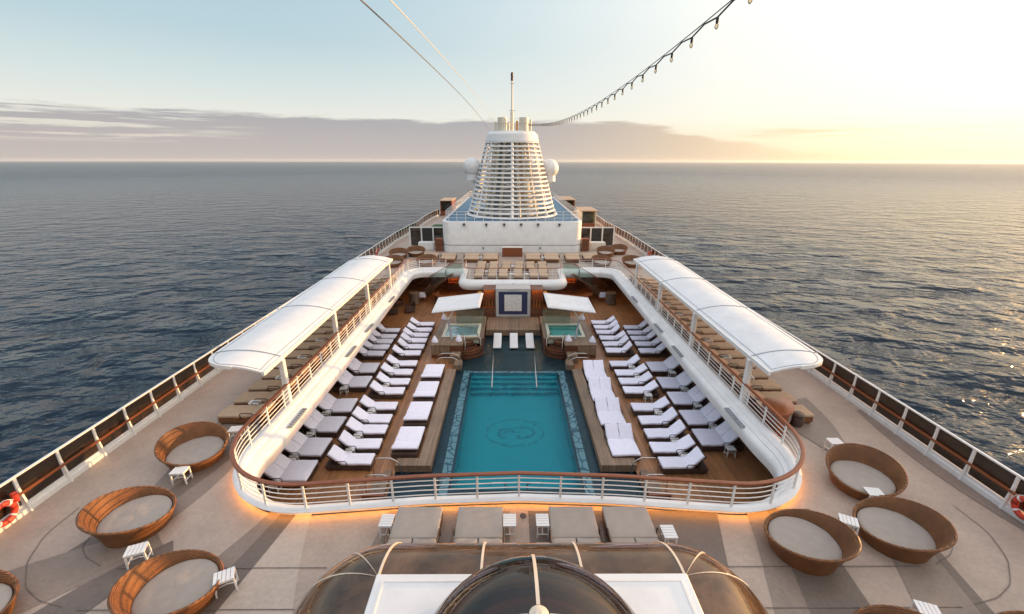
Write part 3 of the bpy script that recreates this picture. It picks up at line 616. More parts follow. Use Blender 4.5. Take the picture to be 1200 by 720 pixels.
# ------------------------------------------------------------------ loungers
G_WS, G_WD = 'white towelled single loungers on the pool deck', 'white towelled double loungers on the pool deck'
def cushion(b, x0, x1, w, z0, th): b.box(x0, x1, -w / 2, w / 2, z0, z0 + th)
def lounger(name, w, mats, cat, flat=1.28, back=0.78, ang=42, tufts=False, loc=(0, 0, 0), rz=0, label='', group=None, arms=True):
    # foot at x = 0, head towards -x
    fm, cm = mats
    t = thing(name, label, cat, loc, rz, group)
    b = B(); b.box(-2.0, -0.02, -w / 2 + 0.01, w / 2 - 0.01, 0.09, 0.30); b.box(-1.95, -0.1, -w / 2 + 0.04, w / 2 - 0.04, 0.3, 0.315); b.build('frame', fm, t, None, 0.015, 1)
    for x in (-1.85, -0.12):
        for y in (-w / 2 + 0.07, w / 2 - 0.07):
            b = B(); b.box(x - 0.035, x + 0.035, y - 0.03, y + 0.03, 0.0, 0.09); b.build('leg', fm, t)
    b = B(); cushion(b, -flat, 0.0, w, 0.315, 0.12); b.build('seat_cushion', cm, t, 60, 0.04, 3, wob=0.02)
    a = R(ang); ca, sa = math.cos(a), math.sin(a)
    parts = [(-w / 2, -0.006), (0.006, w / 2)] if tufts else [(-w / 2, w / 2)]
    for y0, y1 in parts:
        b = B()
        def q(s, n): return (-flat - 0.01 - s * ca - n * sa * 0 + (-n * -sa) * 0 + (n * sa) * 1.0 * 0 - 0, 0, 0)
        def P(s, n, y): return (-flat - 0.005 - s * ca + n * sa, y, 0.315 + s * sa + n * ca)
        b.hexa([P(0, 0, y0), P(0, 0, y1), P(back, 0, y1), P(back, 0, y0), P(0.0, 0.12, y0), P(0.0, 0.12, y1), P(back, 0.12, y1), P(back, 0.12, y0)])
        b.build('back_cushion', cm, t, 60, 0.04, 3, wob=0.022)
    b = B()
    def P(s, n, y): return (-flat - 0.005 - s * ca + n * sa, y, 0.315 + s * sa + n * ca)
    b.hexa([P(0.03, -0.05, -w / 2 + 0.01), P(0.03, -0.05, w / 2 - 0.01), P(back + 0.03, -0.05, w / 2 - 0.01), P(back + 0.03, -0.05, -w / 2 + 0.01), P(0.03, -0.004, -w / 2 + 0.01), P(0.03, -0.004, w / 2 - 0.01), P(back + 0.03, -0.004, w / 2 - 0.01), P(back + 0.03, -0.004, -w / 2 + 0.01)])
    if ang > 8: b.box(-flat - back * 0.75 * ca - 0.02, -flat - back * 0.75 * ca + 0.02, -w / 2 + 0.08, w / 2 - 0.08, 0.3, 0.31 + back * 0.72 * sa)
    b.build('back_frame', fm, t)
    if arms:
        for sg in (-1, 1):
            b = B(); y = sg * (w / 2 + 0.035); x = -flat + 0.05
            b.tube([(x + 0.2, y, 0.25), (x + 0.2, y, 0.5), (x + 0.14, y, 0.55), (x - 0.26, y, 0.55), (x - 0.32, y, 0.5), (x - 0.32, y, 0.25)], 0.02, 6); b.build('armrest', M['brown_frame'], t, 60)
    return t
WT = (M['dwick'], M['towel'])
protoS = None; protoD = None; protoT = None
def put(kind, loc, rz, label, group):
    global protoS, protoD
    loc = (loc[0] + random.uniform(-0.05, 0.05), loc[1] + random.uniform(-0.03, 0.03), loc[2]); rz += random.uniform(-0.04, 0.04)
    if kind == 'S':
        if protoS is None: protoS = []
        if len(protoS) < 5: protoS.append(lounger('sun_lounger', 0.72, WT, 'sun lounger', ang=(42, 38, 46, 40, 50)[len(protoS)], loc=loc, rz=rz, label=label, group=group)); return
        return dup(random.choice(protoS), loc, rz, label, group)
    if protoD is None: protoD = []
    if len(protoD) < 3: protoD.append(lounger('double_lounger', 1.3, WT, 'double lounger', flat=1.2, back=0.8, ang=(42, 38, 46)[len(protoD)], tufts=True, loc=loc, rz=rz, label=label, group=group)); return
    return dup(random.choice(protoD), loc, rz, label, group)
LA = [15.5, 17.1, 18.9, 20.75, 23.4, 25.25]; LAs = [27.4, 28.5, 29.5, 30.5, 31.7]
LB = [16.2, 17.35, 18.5, 19.45, 20.65, 22.3, 23.4, 24.6, 25.85]; LBf = [27.5, 28.6, 29.7, 30.75, 31.85, 33.1]
LC = [17.7, 20.05, 22.35, 24.65]
RA = [17.8, 19.5, 21.45, 23.25, 25.4]; RAs = [27.9, 29.1, 30.15, 31.25, 32.4]
RB = [15.95, 17.0, 18.1, 19.25, 20.5, 22.35, 23.4, 24.5, 25.8]; RBf = [27.95, 29.05, 30.2, 31.35, 32.4, 33.5]
RC = [16.47, 18.85, 21.15, 23.57]
for i, y in enumerate(LA): put('D', (-8.72, y, ZP), 0, '%s white double lounger from the camera beside the left ledge' % ORD[i], G_WD)
for i, y in enumerate(LAs): put('S', (-8.88, y, ZP), 0, '%s white single lounger past the doubles beside the left ledge' % ORD[i], G_WS)
for i, y in enumerate(LB): put('S', (-6.35, y, ZP), 0, '%s white lounger from the camera in the middle row left of the pool' % ORD[i], G_WS)
for i, y in enumerate(LBf): put('S', (-6.42, y, ZP), 0, '%s white lounger of the tight far group beside the left hot tub' % ORD[i], G_WS)
for i, y in enumerate(RA): put('D', (8.7, y, ZP), PI, '%s white double lounger from the camera beside the right ledge' % ORD[i], G_WD)
for i, y in enumerate(RAs): put('S', (8.84, y, ZP), PI, '%s white single lounger past the doubles beside the right ledge' % ORD[i], G_WS)
for i, y in enumerate(RB): put('S', (6.33, y, ZP), PI, '%s white lounger from the camera in the middle row right of the pool' % ORD[i], G_WS)
for i, y in enumerate(RBf): put('S', (6.42, y, ZP), PI, '%s white lounger of the tight far group beside the right hot tub' % ORD[i], G_WS)
for i, y in enumerate(RC): put('D', (5.02, y, ZP), -PI / 2, '%s white double lounger facing the camera on the right pool coping side' % ORD[i], G_WD)
pc = None
for i, y in enumerate(LC):
    lab = '%s flat white lounger with rolled head end on the left pool side' % ORD[i]
    if pc is None:
        pc = lounger('sun_lounger', 1.2, WT, 'sun lounger', flat=1.15, back=0.62, ang=3, loc=(-5.08, y + 0.9, ZP + 0.06), rz=PI / 2, label=lab, group='flat white loungers beside the pool', arms=False)
        b = B(); b.box(-1.9, -1.62, -0.6, 0.6, 0.44, 0.56); b.build('head_roll', M['towel'], pc, 50, 0.055, 3)
    else: dup(pc, (-5.08, y + 0.9, ZP + 0.06), PI / 2, lab)
# side tables
def side_table(name, w, d, h, loc, rz, label, group, slats=5):
    t = thing(name, label, 'side table', loc, rz, group)
    b = B()
    for k in range(slats):
        x0 = -w / 2 + w * k / slats; b.box(x0, x0 + w / slats - 0.012, -d / 2, d / 2, h - 0.025, h)
    b.build('table_top', M['white_rail'], t)
    b = B(); b.ribbon([(-w / 2 + 0.025, -d / 2 + 0.025, h - 0.05), (w / 2 - 0.035, -d / 2 + 0.025, h - 0.05), (w / 2 - 0.035, d / 2 - 0.025, h - 0.05), (-w / 2 + 0.025, d / 2 - 0.025, h - 0.05)], 0.025, 0.045, True); b.build('apron', M['white_rail'], t)
    for sx in (-1, 1):
        for sy in (-1, 1):
            b = B(); x = sx * (w / 2 - 0.03); y = sy * (d / 2 - 0.03); b.hexa([(x - 0.016 + sx * 0.02, y - 0.016, 0), (x + 0.016 + sx * 0.02, y - 0.016, 0), (x + 0.016 + sx * 0.02, y + 0.016, 0), (x - 0.016 + sx * 0.02, y + 0.016, 0), (x - 0.02, y - 0.02, h - 0.03), (x + 0.02, y - 0.02, h - 0.03), (x + 0.02, y + 0.02, h - 0.03), (x - 0.02, y + 0.02, h - 0.03)]); b.build('leg', M['white_rail'], t)
    b = B(); b.tube([(-w / 2 + 0.02, 0, 0.13), (0, 0, 0.17), (w / 2 - 0.02, 0, 0.13)], 0.014, 6); b.box(-w / 2 + 0.01, -w / 2 + 0.035, -d / 2 + 0.03, d / 2 - 0.03, 0.12, 0.14); b.box(w / 2 - 0.035, w / 2 - 0.01, -d / 2 + 0.03, d / 2 - 0.03, 0.12, 0.14); b.build('stretcher', M['white_rail'], t)
    return t
G_TP = 'white side tables between the pool deck loungers'
pt = None
def ptab(x, y, label):
    global pt
    if pt is None: pt = side_table('side_table', 0.4, 0.34, 0.42, (x, y, ZP), 0, label, G_TP)
    else: dup(pt, (x, y, ZP), random.uniform(-0.06, 0.06), label)
for i, y in enumerate(LA):
    if i not in (5,): ptab(-9.95, y - 0.85 if i in (0,) else y - 0.83, 'white side table at the near side of the %s double lounger by the left ledge' % ORD[i])
for i, y in enumerate(RA): ptab(9.95, y - 0.86, 'white side table at the near side of the %s double lounger by the right ledge' % ORD[i])
for i, y in enumerate(LB):
    if i in (1, 2, 4, 6, 8): ptab(-7.6, y - 0.58, 'white side table at the near side of the %s lounger in the left middle row' % ORD[i])
for i, y in enumerate(RB):
    if i in (1, 2, 4, 5, 7, 8): ptab(7.6, y - 0.57, 'white side table at the near side of the %s lounger in the right middle row' % ORD[i])

# tan loungers under the two canopies, heads inboard
G_TL = 'tan loungers under the canopies'
def tan_row(sg, s_):
    global protoT
    ys = [15.35 + 1.09 * k for k in range(20)]
    for k, y in enumerate(ys):
        lab = '%s tan lounger from the camera under the %s canopy' % (ORD[k], s_)
        x = sg * (11.85 + 0.012 * (y - 15)); rz = PI if sg < 0 else 0
        if protoT is None: protoT = lounger('sun_lounger', 0.8, (M['wick'], M['tan']), 'sun lounger', flat=1.2, back=0.8, ang=16, loc=(x, y, 0), rz=rz, label=lab, group=G_TL)
        else: dup(protoT, (x, y, 0), rz + random.uniform(-0.02, 0.02), lab)
tan_row(-1, 'left'); tan_row(1, 'right')
tt = None
for sg, s_, ks in ((-1, 'left', (0, 2, 4, 6, 8, 10, 12, 14, 16)), (1, 'right', (0, 2, 4, 6, 8, 10, 12, 14, 16))):
    for n, k in enumerate(ks):
        lab = '%s white side table from the camera between tan loungers under the %s canopy' % (ORD[n], s_)
        loc = (sg * 10.85, 15.35 + 1.09 * k + 0.545, 0)
        if tt is None: tt = side_table('side_table', 0.42, 0.26, 0.5, loc, 0, lab, 'white side tables under the canopies')
        else: dup(tt, loc, 0, lab)

# ------------------------------------------------------------------ round wicker daybeds
def daybed(loc, phi, label, group, sc=0.81):
    t = thing('round_daybed', label, 'daybed', loc, phi, group); t.scale = (sc, sc, sc * 1.08)
    seg = 56; rings = []
    def rim(a):      # highest towards +x
        k = (1 + math.cos(a)) / 2
        return 0.42 + 0.6 * k, 0.13 * k
    for rr, f, io in ((0.97, 0.0, 1), (1.03, 0.3, 1), (1.11, 0.72, 1), (1.17, 0.97, 1), (1.17, 1.0, 0), (1.09, 1.0, 0), (1.07, 0.96, 0), (1.03, 0.6, 0), (0.98, 0.3, 0)):
        ring = []
        for k in range(seg):
            a = 2 * PI * k / seg; h, o = rim(a); z = f * h if f > 0 else 0.0
            q = rr + o * f * f * 1.6
            ring.append((q * math.cos(a) - 0.05, q * math.sin(a), z))
        rings.append(ring)
    b = B(); b.loft(rings); b.build('wicker_shell', M['wick'], t, 50)
    top = [(1.12 + rim(2 * PI * k / seg)[1] * 1.6) * 1.0 for k in range(seg)]
    b = B(); b.tube([((top[k] + 0.015) * math.cos(2 * PI * k / seg) - 0.05, (top[k] + 0.015) * math.sin(2 * PI * k / seg), rim(2 * PI * k / seg)[0]) for k in range(seg)], 0.045, 8, True); b.build('rim', M['wick'], t, 60)
    b = B(); b.lathe([(0.2, 0.32), (0.9, 0.33), (1.0, 0.36), (1.035, 0.39), (1.0, 0.425), (0.75, 0.433), (0.5, 0.438), (0.25, 0.441), (0.01, 0.442)], 40, (-0.05, 0)); b.build('cushion', M['cush'], t, 60, wob=0.018)
    # seam piping across the cushion
    return t
GD = 'round wicker daybeds on the upper deck'
d0 = daybed((-11.3, 12.9, 0), R(150), 'round orange brown wicker daybed beside the left near railing corner', GD)
def db(x, y, deg, lab, s=0.81): dup(d0, (x, y, 0), R(deg), lab, None, (s, s, s * 1.08))
db(-11.0, 9.9, 215, 'round wicker daybed between two white tables nearest the left life ring')
db(-8.2, 7.65, 225, 'round wicker daybed at the left bottom beside the glass skylight')
db(-12.6, 7.0, 200, 'round wicker daybed cut off by the left bottom picture corner')
db(11.1, 11.5, 42, 'brown round wicker daybed beside the right near railing corner')
db(10.4, 9.35, -25, 'brown round wicker daybed in front of the right life ring')
db(7.65, 9.0, -50, 'brown round wicker daybed right of the front tan double loungers')
db(7.9, 6.15, -50, 'round wicker daybed cut off at the bottom right of the skylight')
db(10.8, 6.0, -50, 'round wicker daybed cut off by the right bottom picture corner')
db(10.3, 47.4, 80, 'far right round daybed overlapping another before the windscreen')
db(12.0, 48.6, 70, 'far right round daybed closest to the right windscreen')
db(8.9, 42.6, 95, 'far right round daybed next to the right staircase railing')
db(11.9, 42.4, 80, 'far right round daybed behind the end of the right canopy')
db(-10.6, 47.4, 100, 'far left round daybed in front of the left windscreen')
db(-12.2, 46.2, 100, 'far left round daybed nearest the left outer railing')
db(-8.6, 42.8, 85, 'far left round daybed next to the left staircase railing')
db(-11.8, 42.4, 100, 'far left round daybed behind the end of the left canopy')

# upper deck tables
GT = 'white slatted side tables by the round daybeds'
u0 = side_table('side_table', 0.45, 0.36, 0.45, (-11.0, 11.75, 0), R(4), 'white slatted table in front of the orange daybed at the left rail corner', GT)
for x, y, a, lab in ((-10.55, 14.05, 8, 'white slatted table between the left rail corner and the first tan lounger'), (-9.95, 8.72, 22, 'white slatted table above the left bottom daybed'), (-7.2, 7.95, 28, 'white slatted table right of the left bottom daybed'),
                    (10.85, 10.72, -8, 'white slatted table between the two right rear daybeds'), (9.25, 9.62, -28, 'white slatted table between the two right front daybeds'), (9.15, 7.05, -20, 'white slatted table beside the bottom right cut off daybed'), (11.45, 13.25, 0, 'white slatted table mostly hidden behind the daybed at the right rail corner')):
    dup(u0, (x, y, 0), R(a), lab)

# front tan double loungers, heads towards the camera
f0 = None
for x, lab in ((-2.87, 'leftmost of the four tan double loungers in front of the skylight'), (-1.12, 'tan double lounger left of the centre strip in front of the skylight'), (1.5, 'tan double lounger right of the centre strip in front of the skylight'), (3.06, 'rightmost of the four tan double loungers in front of the skylight')):
    if f0 is None: f0 = lounger('double_lounger', 1.3, (M['wick'], M['cush']), 'double lounger', flat=1.12, back=0.72, ang=3, tufts=True, loc=(x, 10.18, 0), rz=PI / 2, label=lab, group='tan double loungers before the skylight')
    else: dup(f0, (x, 10.18, 0), PI / 2, lab)
for x, y, lab in ((-3.72, 9.66, 'white table left of the leftmost front double lounger'), (-0.28, 9.66, 'white table left of the pale centre strip before the skylight'), (0.64, 9.66, 'white table right of the pale centre strip before the skylight'), (4.05, 9.25, 'white table right of the rightmost front double lounger')):
    dup(u0, (x, y, 0), PI / 2, lab, 'white tables among the front double loungers', (1.0, 1.0, 1))

# ------------------------------------------------------------------ canopies
def canopy(sg, s_):
    t = thing('shade_canopy', 'long white arched canopy on posts over the %s tan loungers' % s_, 'canopy')
    y0, y1 = 14.85, 34.9; nv = 60; nu = 14
    def xi(y): return 9.62 + 0.012 * (y - 15)
    def xo(y):
        w = 12.3 + 0.03 * (y - 16); r = 1.5
        for d in (y - y0, y1 - y):
            if d < r: w -= r - math.sqrt(max(0, r * r - (r - d) ** 2))
        return w
    def zz(u): return 2.38 + 0.2 * (1 - (2 * u - 1) ** 2) + 0.14 * u
    ys = [y0 + (y1 - y0) * (0.5 - 0.5 * math.cos(PI * k / nv)) for k in range(nv + 1)]
    def row(y, dz):
        W_ = 12.3 + 0.03 * (y - 16) - xi(y); w = xo(y) - xi(y)
        return [(sg * (xi(y) + w * k / nu), y, zz(w * k / nu / W_) + dz) for k in range(nu + 1)]
    b = B(); rr = [row(y, 0) + row(y, -0.07)[::-1] for y in ys]; b.loft(rr, True, True); b.build('roof', M['canopy'], t, 40)
    b = B(); e = [(sg * xi(y1), y1, zz(0) - 0.06)] + [(sg * xi(y), y, zz(0) - 0.06) for y in (y0 + (y1 - y0) * k / 20 for k in range(20, -1, -1))]
    b.ribbon(e[1:], 0.1, 0.16)
    oe = [(sg * (xo(y) - 0.02), y, row(y, 0)[-1][2] - 0.06) for y in ys]; b.ribbon(oe, 0.09, 0.13); b.build('edge_beam', M['white_rail'], t)
    tr = []
    for y in ys[3:-3]: r_ = row(y, 0); tr.append((r_[1][0], y, r_[1][2] + 0.008))
    b = B(); b.ribbon(tr, 0.022, 0.012); b.ribbon([(row(y, 0)[-2][0], y, row(y, 0)[-2][2] + 0.008) for y in ys[3:-3]], 0.022, 0.012)
    b.ribbon([(p[0], p[1] , p[2] + 0.008) for p in row(ys[3], 0)[1:-1]], 0.022, 0.012); b.build('edge_trim', M['grey'], t)
    for y in (16.25, 22.0, 27.8, 33.6):
        b = B(); pts = [(p[0], p[1], p[2] + 0.012) for p in row(y, 0)]; b.ribbon(pts, 0.035, 0.03, up=(0, 0, 1)); b.build('seam', M['grey'], t)
        b = B(); b.box(sg * xi(y) - 0.11, sg * xi(y) + 0.11, y - 0.1, y + 0.1, 0.26, zz(0) - 0.13); b.build('post', M['white_rail'], t, None, 0.02, 1)
        b = B(); 
        b.hexa([(sg * (xi(y) + 0.06), y - 0.05, zz(0) - 0.5), (sg * (xi(y) + 0.13), y - 0.05, zz(0) - 0.4), (sg * (xi(y) + 0.13), y + 0.05, zz(0) - 0.4), (sg * (xi(y) + 0.06), y + 0.05, zz(0) - 0.5),
                (sg * (xi(y) + 2.2), y - 0.05, zz(0.7) - 0.16), (sg * (xi(y) + 2.2), y - 0.05, zz(0.7) - 0.08), (sg * (xi(y) + 2.2), y + 0.05, zz(0.7) - 0.08), (sg * (xi(y) + 2.2), y + 0.05, zz(0.7) - 0.16)]); b.build('bracket', M['white_rail'], t)
canopy(-1, 'left'); canopy(1, 'right')

# console desk and stool on the right
t = thing('service_desk', 'D shaped varnished wooden desk with steel front by the right inner railing', 'desk', (10.3, 14.6, 0)); t.scale = (1.15, 1.15, 1.05)
out_ = [(-0.45, 0.6), (-0.45, -0.5)] + [(-0.45 + 0.95 * math.sin(a) + 0.0, -0.5 + 1.1 * (1 - math.cos(a))) for a in [PI / 2 * k / 10 for k in range(1, 11)]]
b = B(); b.prism(out_, 0.9, 0.96); b.build('desk_top', M['mahogany'], t, 30, 0.01)
b = B(); b.prism([(x * 0.9, y * 0.9 + 0.02) for x, y in out_], 0.0, 0.9); b.build('cabinet', M['mahogany'], t, 30)
b = B(); b.ribbon([(x * 0.9 + 0.015, y * 0.9 + 0.01, 0.66) for x, y in out_[4:10]], 0.02, 0.3); b.build('steel_panel', M['steel'], t, 40)
t = thing('stool', 'small dark wicker stool behind the varnished desk', 'stool', (11.15, 14.9, 0))
b = B(); b.lathe([(0.2, 0.0), (0.24, 0.2), (0.22, 0.42), (0.2, 0.44)], 20); b.build('base', M['dwick'], t, 50)
b = B(); b.lathe([(0.2, 0.44), (0.23, 0.46), (0.23, 0.52), (0.19, 0.55)], 20); b.build('seat', M['brown_frame'], t, 50)

# life rings
def life_ring(loc, rz, label):
    t = thing('life_ring', label, 'life ring', loc, rz, 'red life rings on the outer railings'); t.scale = (0.92, 0.92, 0.92)
    b = B(); b.torus(0.3, 0.085, 36, 12); b.build('ring', M['red'], t, 60)
    for k in range(4):
        a0 = PI / 4 + PI / 2 * k; b = B(); b.tube([(0.3 * math.cos(a0 + d), 0, 0.3 * math.sin(a0 + d)) for d in (-0.1, -0.05, 0, 0.05, 0.1)], 0.092, 12); b.build('band', M['white_rail'], t, 60)
    b = B(); b.tube([(0.41 * math.cos(2 * PI * k / 24), -0.02, 0.41 * math.sin(2 * PI * k / 24) * (1.0 if k % 6 else 0.9)) for k in range(24)], 0.012, 5, True); b.build('grab_line', M['white_rail'], t, 60)
    b = B(); b.lathe([(0.02, 0.1), (0.08, 0.12), (0.085, 0.42), (0.02, 0.45)], 14, (0.42, 0)); b.build('signal_light', M['red'], t, 50)
    return t
l0 = life_ring((-14.58, 9.85, 0.5), R(90), 'orange red life ring on the left railing near the picture edge')
for x, y, a, lab in ((14.6, 9.95, -90, 'red life ring on the right railing near the picture edge'), (-14.6, 46.4, 90, 'small far red life ring on the left railing past the canopy'), (14.65, 46.0, -90, 'small far red life ring on the right railing past the canopy')):
    dup(l0, (x, y, 0.5), R(a), lab)

# ------------------------------------------------------------------ hot tubs
def hot_tub(sg, s_):
    t = thing('hot_tub', 'raised wooden hot tub platform with aqua water %s of the pool shelf' % s_, 'hot tub')
    zt = -2.0
    X0, X1 = sg * 2.15, sg * 5.7
    def bx(b, xa, xb, *r): b.box(min(xa, xb), max(xa, xb), *r)
    # deck top as a frame round the basin
    b = B()
    for xa, xb, ya, yb in ((2.15, 2.45, 28.6, 33.2), (5.15, 5.7, 27.4, 33.2), (2.45, 5.15, 31.5, 33.2), (2.45, 5.15, 28.6, 28.85), (3.5, 5.15, 27.4, 28.6)):
        bx(b, sg * xa, sg * xb, ya, yb, zt - 0.06, zt)
    b.build('platform_top', M['teak_pale'], t)
    b = B()
    bx(b, sg * 3.52, sg * 5.68, 27.43, 28.6, ZP, zt - 0.062); bx(b, sg * 2.2, sg * 2.42, 28.64, 33.1, ZP - 0.1, zt - 0.062); bx(b, sg * 5.2, sg * 5.66, 28.6, 33.1, ZP, zt - 0.062); bx(b, sg * 2.43, sg * 5.19, 31.6, 33.1, ZP, zt - 0.062)
    b.build('cladding', M['slat'], t)
    b = B(); bx(b, sg * 4.4, sg * 5.66, 27.36, 27.425, ZP + 0.3, zt - 0.1); b.build('front_panel', M['stoneframe'] if False else M['teak_pale'], t)
    # round stepped corner by the pool
    for k in range(4):
        b = B(); rr = 1.42 - 0.26 * k; zc = ZP - 0.1 + 0.24 * (k + 1)
        pl = [(sg * 3.5, 28.62)] + [(sg * (3.5 - rr * math.sin(a)), 28.62 - rr * 0.85 * math.cos(a)) for a in [PI / 2 * q / 12 for q in range(13)]]
        b.prism(pl, ZP - 0.14, zc); b.build('step', M['slat'], t, 30)
    # tub
    b = B()
    for xa, xb, ya, yb in ((2.452, 2.66, 28.852, 31.498), (4.94, 5.148, 28.852, 31.498), (2.66, 4.94, 31.28, 31.498), (2.66, 4.94, 28.852, 29.06)):
        bx(b, sg * xa, sg * xb, ya, yb, zt - 0.5, zt + 0.03)
    b.build('rim', M['tubrim'], t)
    b = B(); bx(b, sg * 2.66, sg * 4.94, 29.06, 31.28, zt - 0.75, zt - 0.6); bx(b, sg * 2.661, sg * 4.939, 29.061, 29.4, zt - 0.6, zt - 0.35); bx(b, sg * 2.661, sg * 4.939, 30.95, 31.279, zt - 0.6, zt - 0.35); b.build('basin', M['tubtile'], t)
    b = B(); b.sheet([(sg * 2.66, 29.06), (sg * 4.94, 29.06), (sg * 4.94, 31.28), (sg * 2.66, 31.28)], zt - 0.06); b.build('water', M['pool_water'], t)
    b = B(); bx(b, sg * 2.2, sg * 4.4, 31.62, 31.64, zt + 0.02, zt + 1.2); b.build('glass_screen', M['glass_clear'], t)
    b = B(); b.tube([(sg * 3.55, 28.3, zt - 0.5), (sg * 3.55, 28.3, zt + 0.55), (sg * 3.5, 28.1, zt + 0.62), (sg * 3.35, 27.6, zt + 0.2), (sg * 3.35, 27.5, zt - 0.6)], 0.022, 6)
    b.tube([(sg * 2.6, 28.7, zt), (sg * 2.55, 28.6, zt + 0.4), (sg * 2.3, 28.1, zt + 0.1), (sg * 2.3, 28.05, zt - 0.5)], 0.022, 6); b.build('handrail', M['steel'], t, 60)
    # step box and chrome rails at the pool end
    s = thing('pool_steps', 'low wooden step block with chrome handrails before the %s hot tub' % s_, 'steps')
    b = B(); bx(b, sg * 3.6, sg * 4.3, 26.6, 27.35, ZP - 0.1, ZP + 0.55); bx(b, sg * 3.45, sg * 3.95, 25.75, 26.6, ZP - 0.1, ZP + 0.3); b.build('tread', M['teak_pale'], s)
    for dy in (26.4, 25.75):
        b = B(); hoop(b, sg * 5.0, sg * 3.5, dy, -3.1, -2.15); b.build('handrail', M['steel'], s, 60)
    # sloping sunshade on a Y post
    u = thing('sunshade', 'tilted white flat sunshade on a Y shaped post over the %s hot tub' % s_, 'sunshade')
    cn = [(2.35, 28.55, 0.38), (5.7, 28.45, 0.02), (5.75, 31.9, 0.02), (2.3, 32.0, 0.38)]
    b = B(); lo = [(sg * x, y, z - 0.09) for x, y, z in cn]; hi = [(sg * x, y, z) for x, y, z in cn]
    b.hexa(lo + hi); b.build('roof', M['canopy'], u, None, 0.03, 2)
    b = B(); ins = [(2.5, 28.7, 0.365), (5.55, 28.62, 0.04), (5.6, 31.75, 0.036), (2.45, 31.85, 0.37)]
    for i in range(4):
        p, q = ins[i], ins[(i + 1) % 4]; b.tube([(sg * p[0], p[1], p[2] + 0.012), (sg * q[0], q[1], q[2] + 0.012)], 0.025, 6)
    b.build('roof_trim', M['white_rail'], u)
    fx, fy, fz = sg * 4.7, 29.3, -0.85
    b = B(); b.tube([(sg * 4.35, 28.35, zt), (fx, fy, fz)], [0.09, 0.07], 10); b.build('post', M['grey'], u, 60)
    for ax, ay, az_ in ((5.2, 29.3, 0.0), (4.15, 29.3, 0.1)):
        b = B(); b.tube([(fx, fy, fz), (sg * ax, ay, az_)], [0.065, 0.05], 8); b.build('branch', M['cream'], u, 60)
    # folded towels
    for n, (x, y, lab) in enumerate(((5.5, 28.0, 'peaked white towel on the outer front corner of the %s hot tub'), (3.85, 28.2, 'peaked white towel at the middle front edge of the %s hot tub'), (5.5, 32.6, 'white towel bundle at the outer back corner of the %s hot tub'))):
        o = B(); o.lathe([(0.24, 0.0), (0.25, 0.08), (0.17, 0.24), (0.07, 0.4), (0.015, 0.46)], 10)
        o.v = [(a * (1 + 0.2 * math.sin(5 * k)), c * (1 + 0.2 * math.cos(3 * k)), d) for k, (a, c, d) in enumerate(o.v)]
        ob = o.build('folded_towel', M['towel'], None, 60); ob.location = (sg * x, y, zt); tag(ob, lab % s_, 'towel', 'folded white towels on the hot tub platforms')
hot_tub(-1, 'left'); hot_tub(1, 'right')

# loungers standing in the shallow shelf
def shelf_lounger(x, lab, first=[None]):
    if first[0] is None:
        t = thing('in_water_lounger', lab, 'lounger', (x, 29.1, -3.13), 0, 'white loungers in the shallow pool shelf'); first[0] = t
        pr = [(0, 0.2), (0.5, 0.17), (1.1, 0.14), (1.6, 0.2), (2.0, 0.32), (2.3, 0.42)]
        b = B(); b.loft([[(-0.3, y, z), (0.3, y, z), (0.3, y, z - 0.07), (-0.3, y, z - 0.07)] for y, z in pr], True, True); b.build('shell', M['white'], t, 40, 0.015)
        b = B(); b.box(-0.22, 0.22, 0.2, 0.35, 0.0, 0.15); b.box(-0.22, 0.22, 1.5, 1.65, 0.0, 0.16); b.build('foot', M['white'], t)
    else: dup(first[0], (x, 29.1, -3.13), 0, lab)
shelf_lounger(-1.2, 'left white moulded lounger standing in the dark shallow shelf'); shelf_lounger(0.03, 'middle white moulded lounger standing in the dark shallow shelf'); shelf_lounger(1.24, 'right white moulded lounger standing in the dark shallow shelf')
# grab rails at the pool steps and near ladders
g0 = None
for x, lab in ((-1.36, 'chrome stair rail at the left of the submerged pool steps'), (1.36, 'chrome stair rail at the right of the submerged pool steps')):
    b = B(); b.tube([(0, 1.0, -0.1), (0, 1.0, 0.75), (0, 0.9, 0.85), (0, -1.6, 0.12), (0, -1.75, -0.1), (0, -1.75, -1.0)], 0.03, 8)
    o = b.build('grab_rail', M['steel'], None, 60); o.location = (x, 25.2, -3.1); tag(o, lab, 'handrail', 'chrome rails of the pool')
for x, lab in ((-0.75, 'small chrome ladder hoop at the near pool edge left of centre'), (0.75, 'small chrome ladder hoop at the near pool edge right of centre')):
    b = B(); b.tube([(0.3 * (1 if x < 0 else -1), 0, -0.1), (0.3 * (1 if x < 0 else -1), 0, 0.35), (0.2 * (1 if x < 0 else -1), 0, 0.45), (-0.25 * (1 if x < 0 else -1), 0, 0.45), (-0.33 * (1 if x < 0 else -1), 0, 0.35)], 0.025, 8)
    o = b.build('grab_rail', M['steel'], None, 60); o.location = (x, 14.75, -3.1); tag(o, lab, 'handrail', 'chrome rails of the pool')

# ------------------------------------------------------------------ stage, art panel, bars, back wall
b = B(); b.box(-2.14, 2.14, 31.65, 34.6, ZP - 0.1, -2.55); tag(b.build('stage', M['teak_pale'], None, None, 0.02, 1), 'weathered teak stage platform between the hot tubs before the art panel', 'stage')
t = thing('art_panel', 'pale framed wall panel with navy border and white relief square behind the stage', 'wall panel', (0, 34.65, -2.55))
b = B(); b.box(-1.45, 1.45, 0, 1.9, 0, 2.45); b.build('frame', M['stoneframe'], t)
b = B(); b.box(-1.2, 1.2, -0.02, 0.0, 0.22, 2.2); b.build('border', M['artblue'], t)
b = B(); b.box(-0.72, 0.72, -0.05, -0.021, 0.52, 1.95); b.build('relief', M['artwall'], t)
b = B()
for k in range(7): b.box(-0.38 + k * 0.11, -0.31 + k * 0.11, -0.012, 0.0, 2.28, 2.38)
b.build('lettering', M['grey'], t)
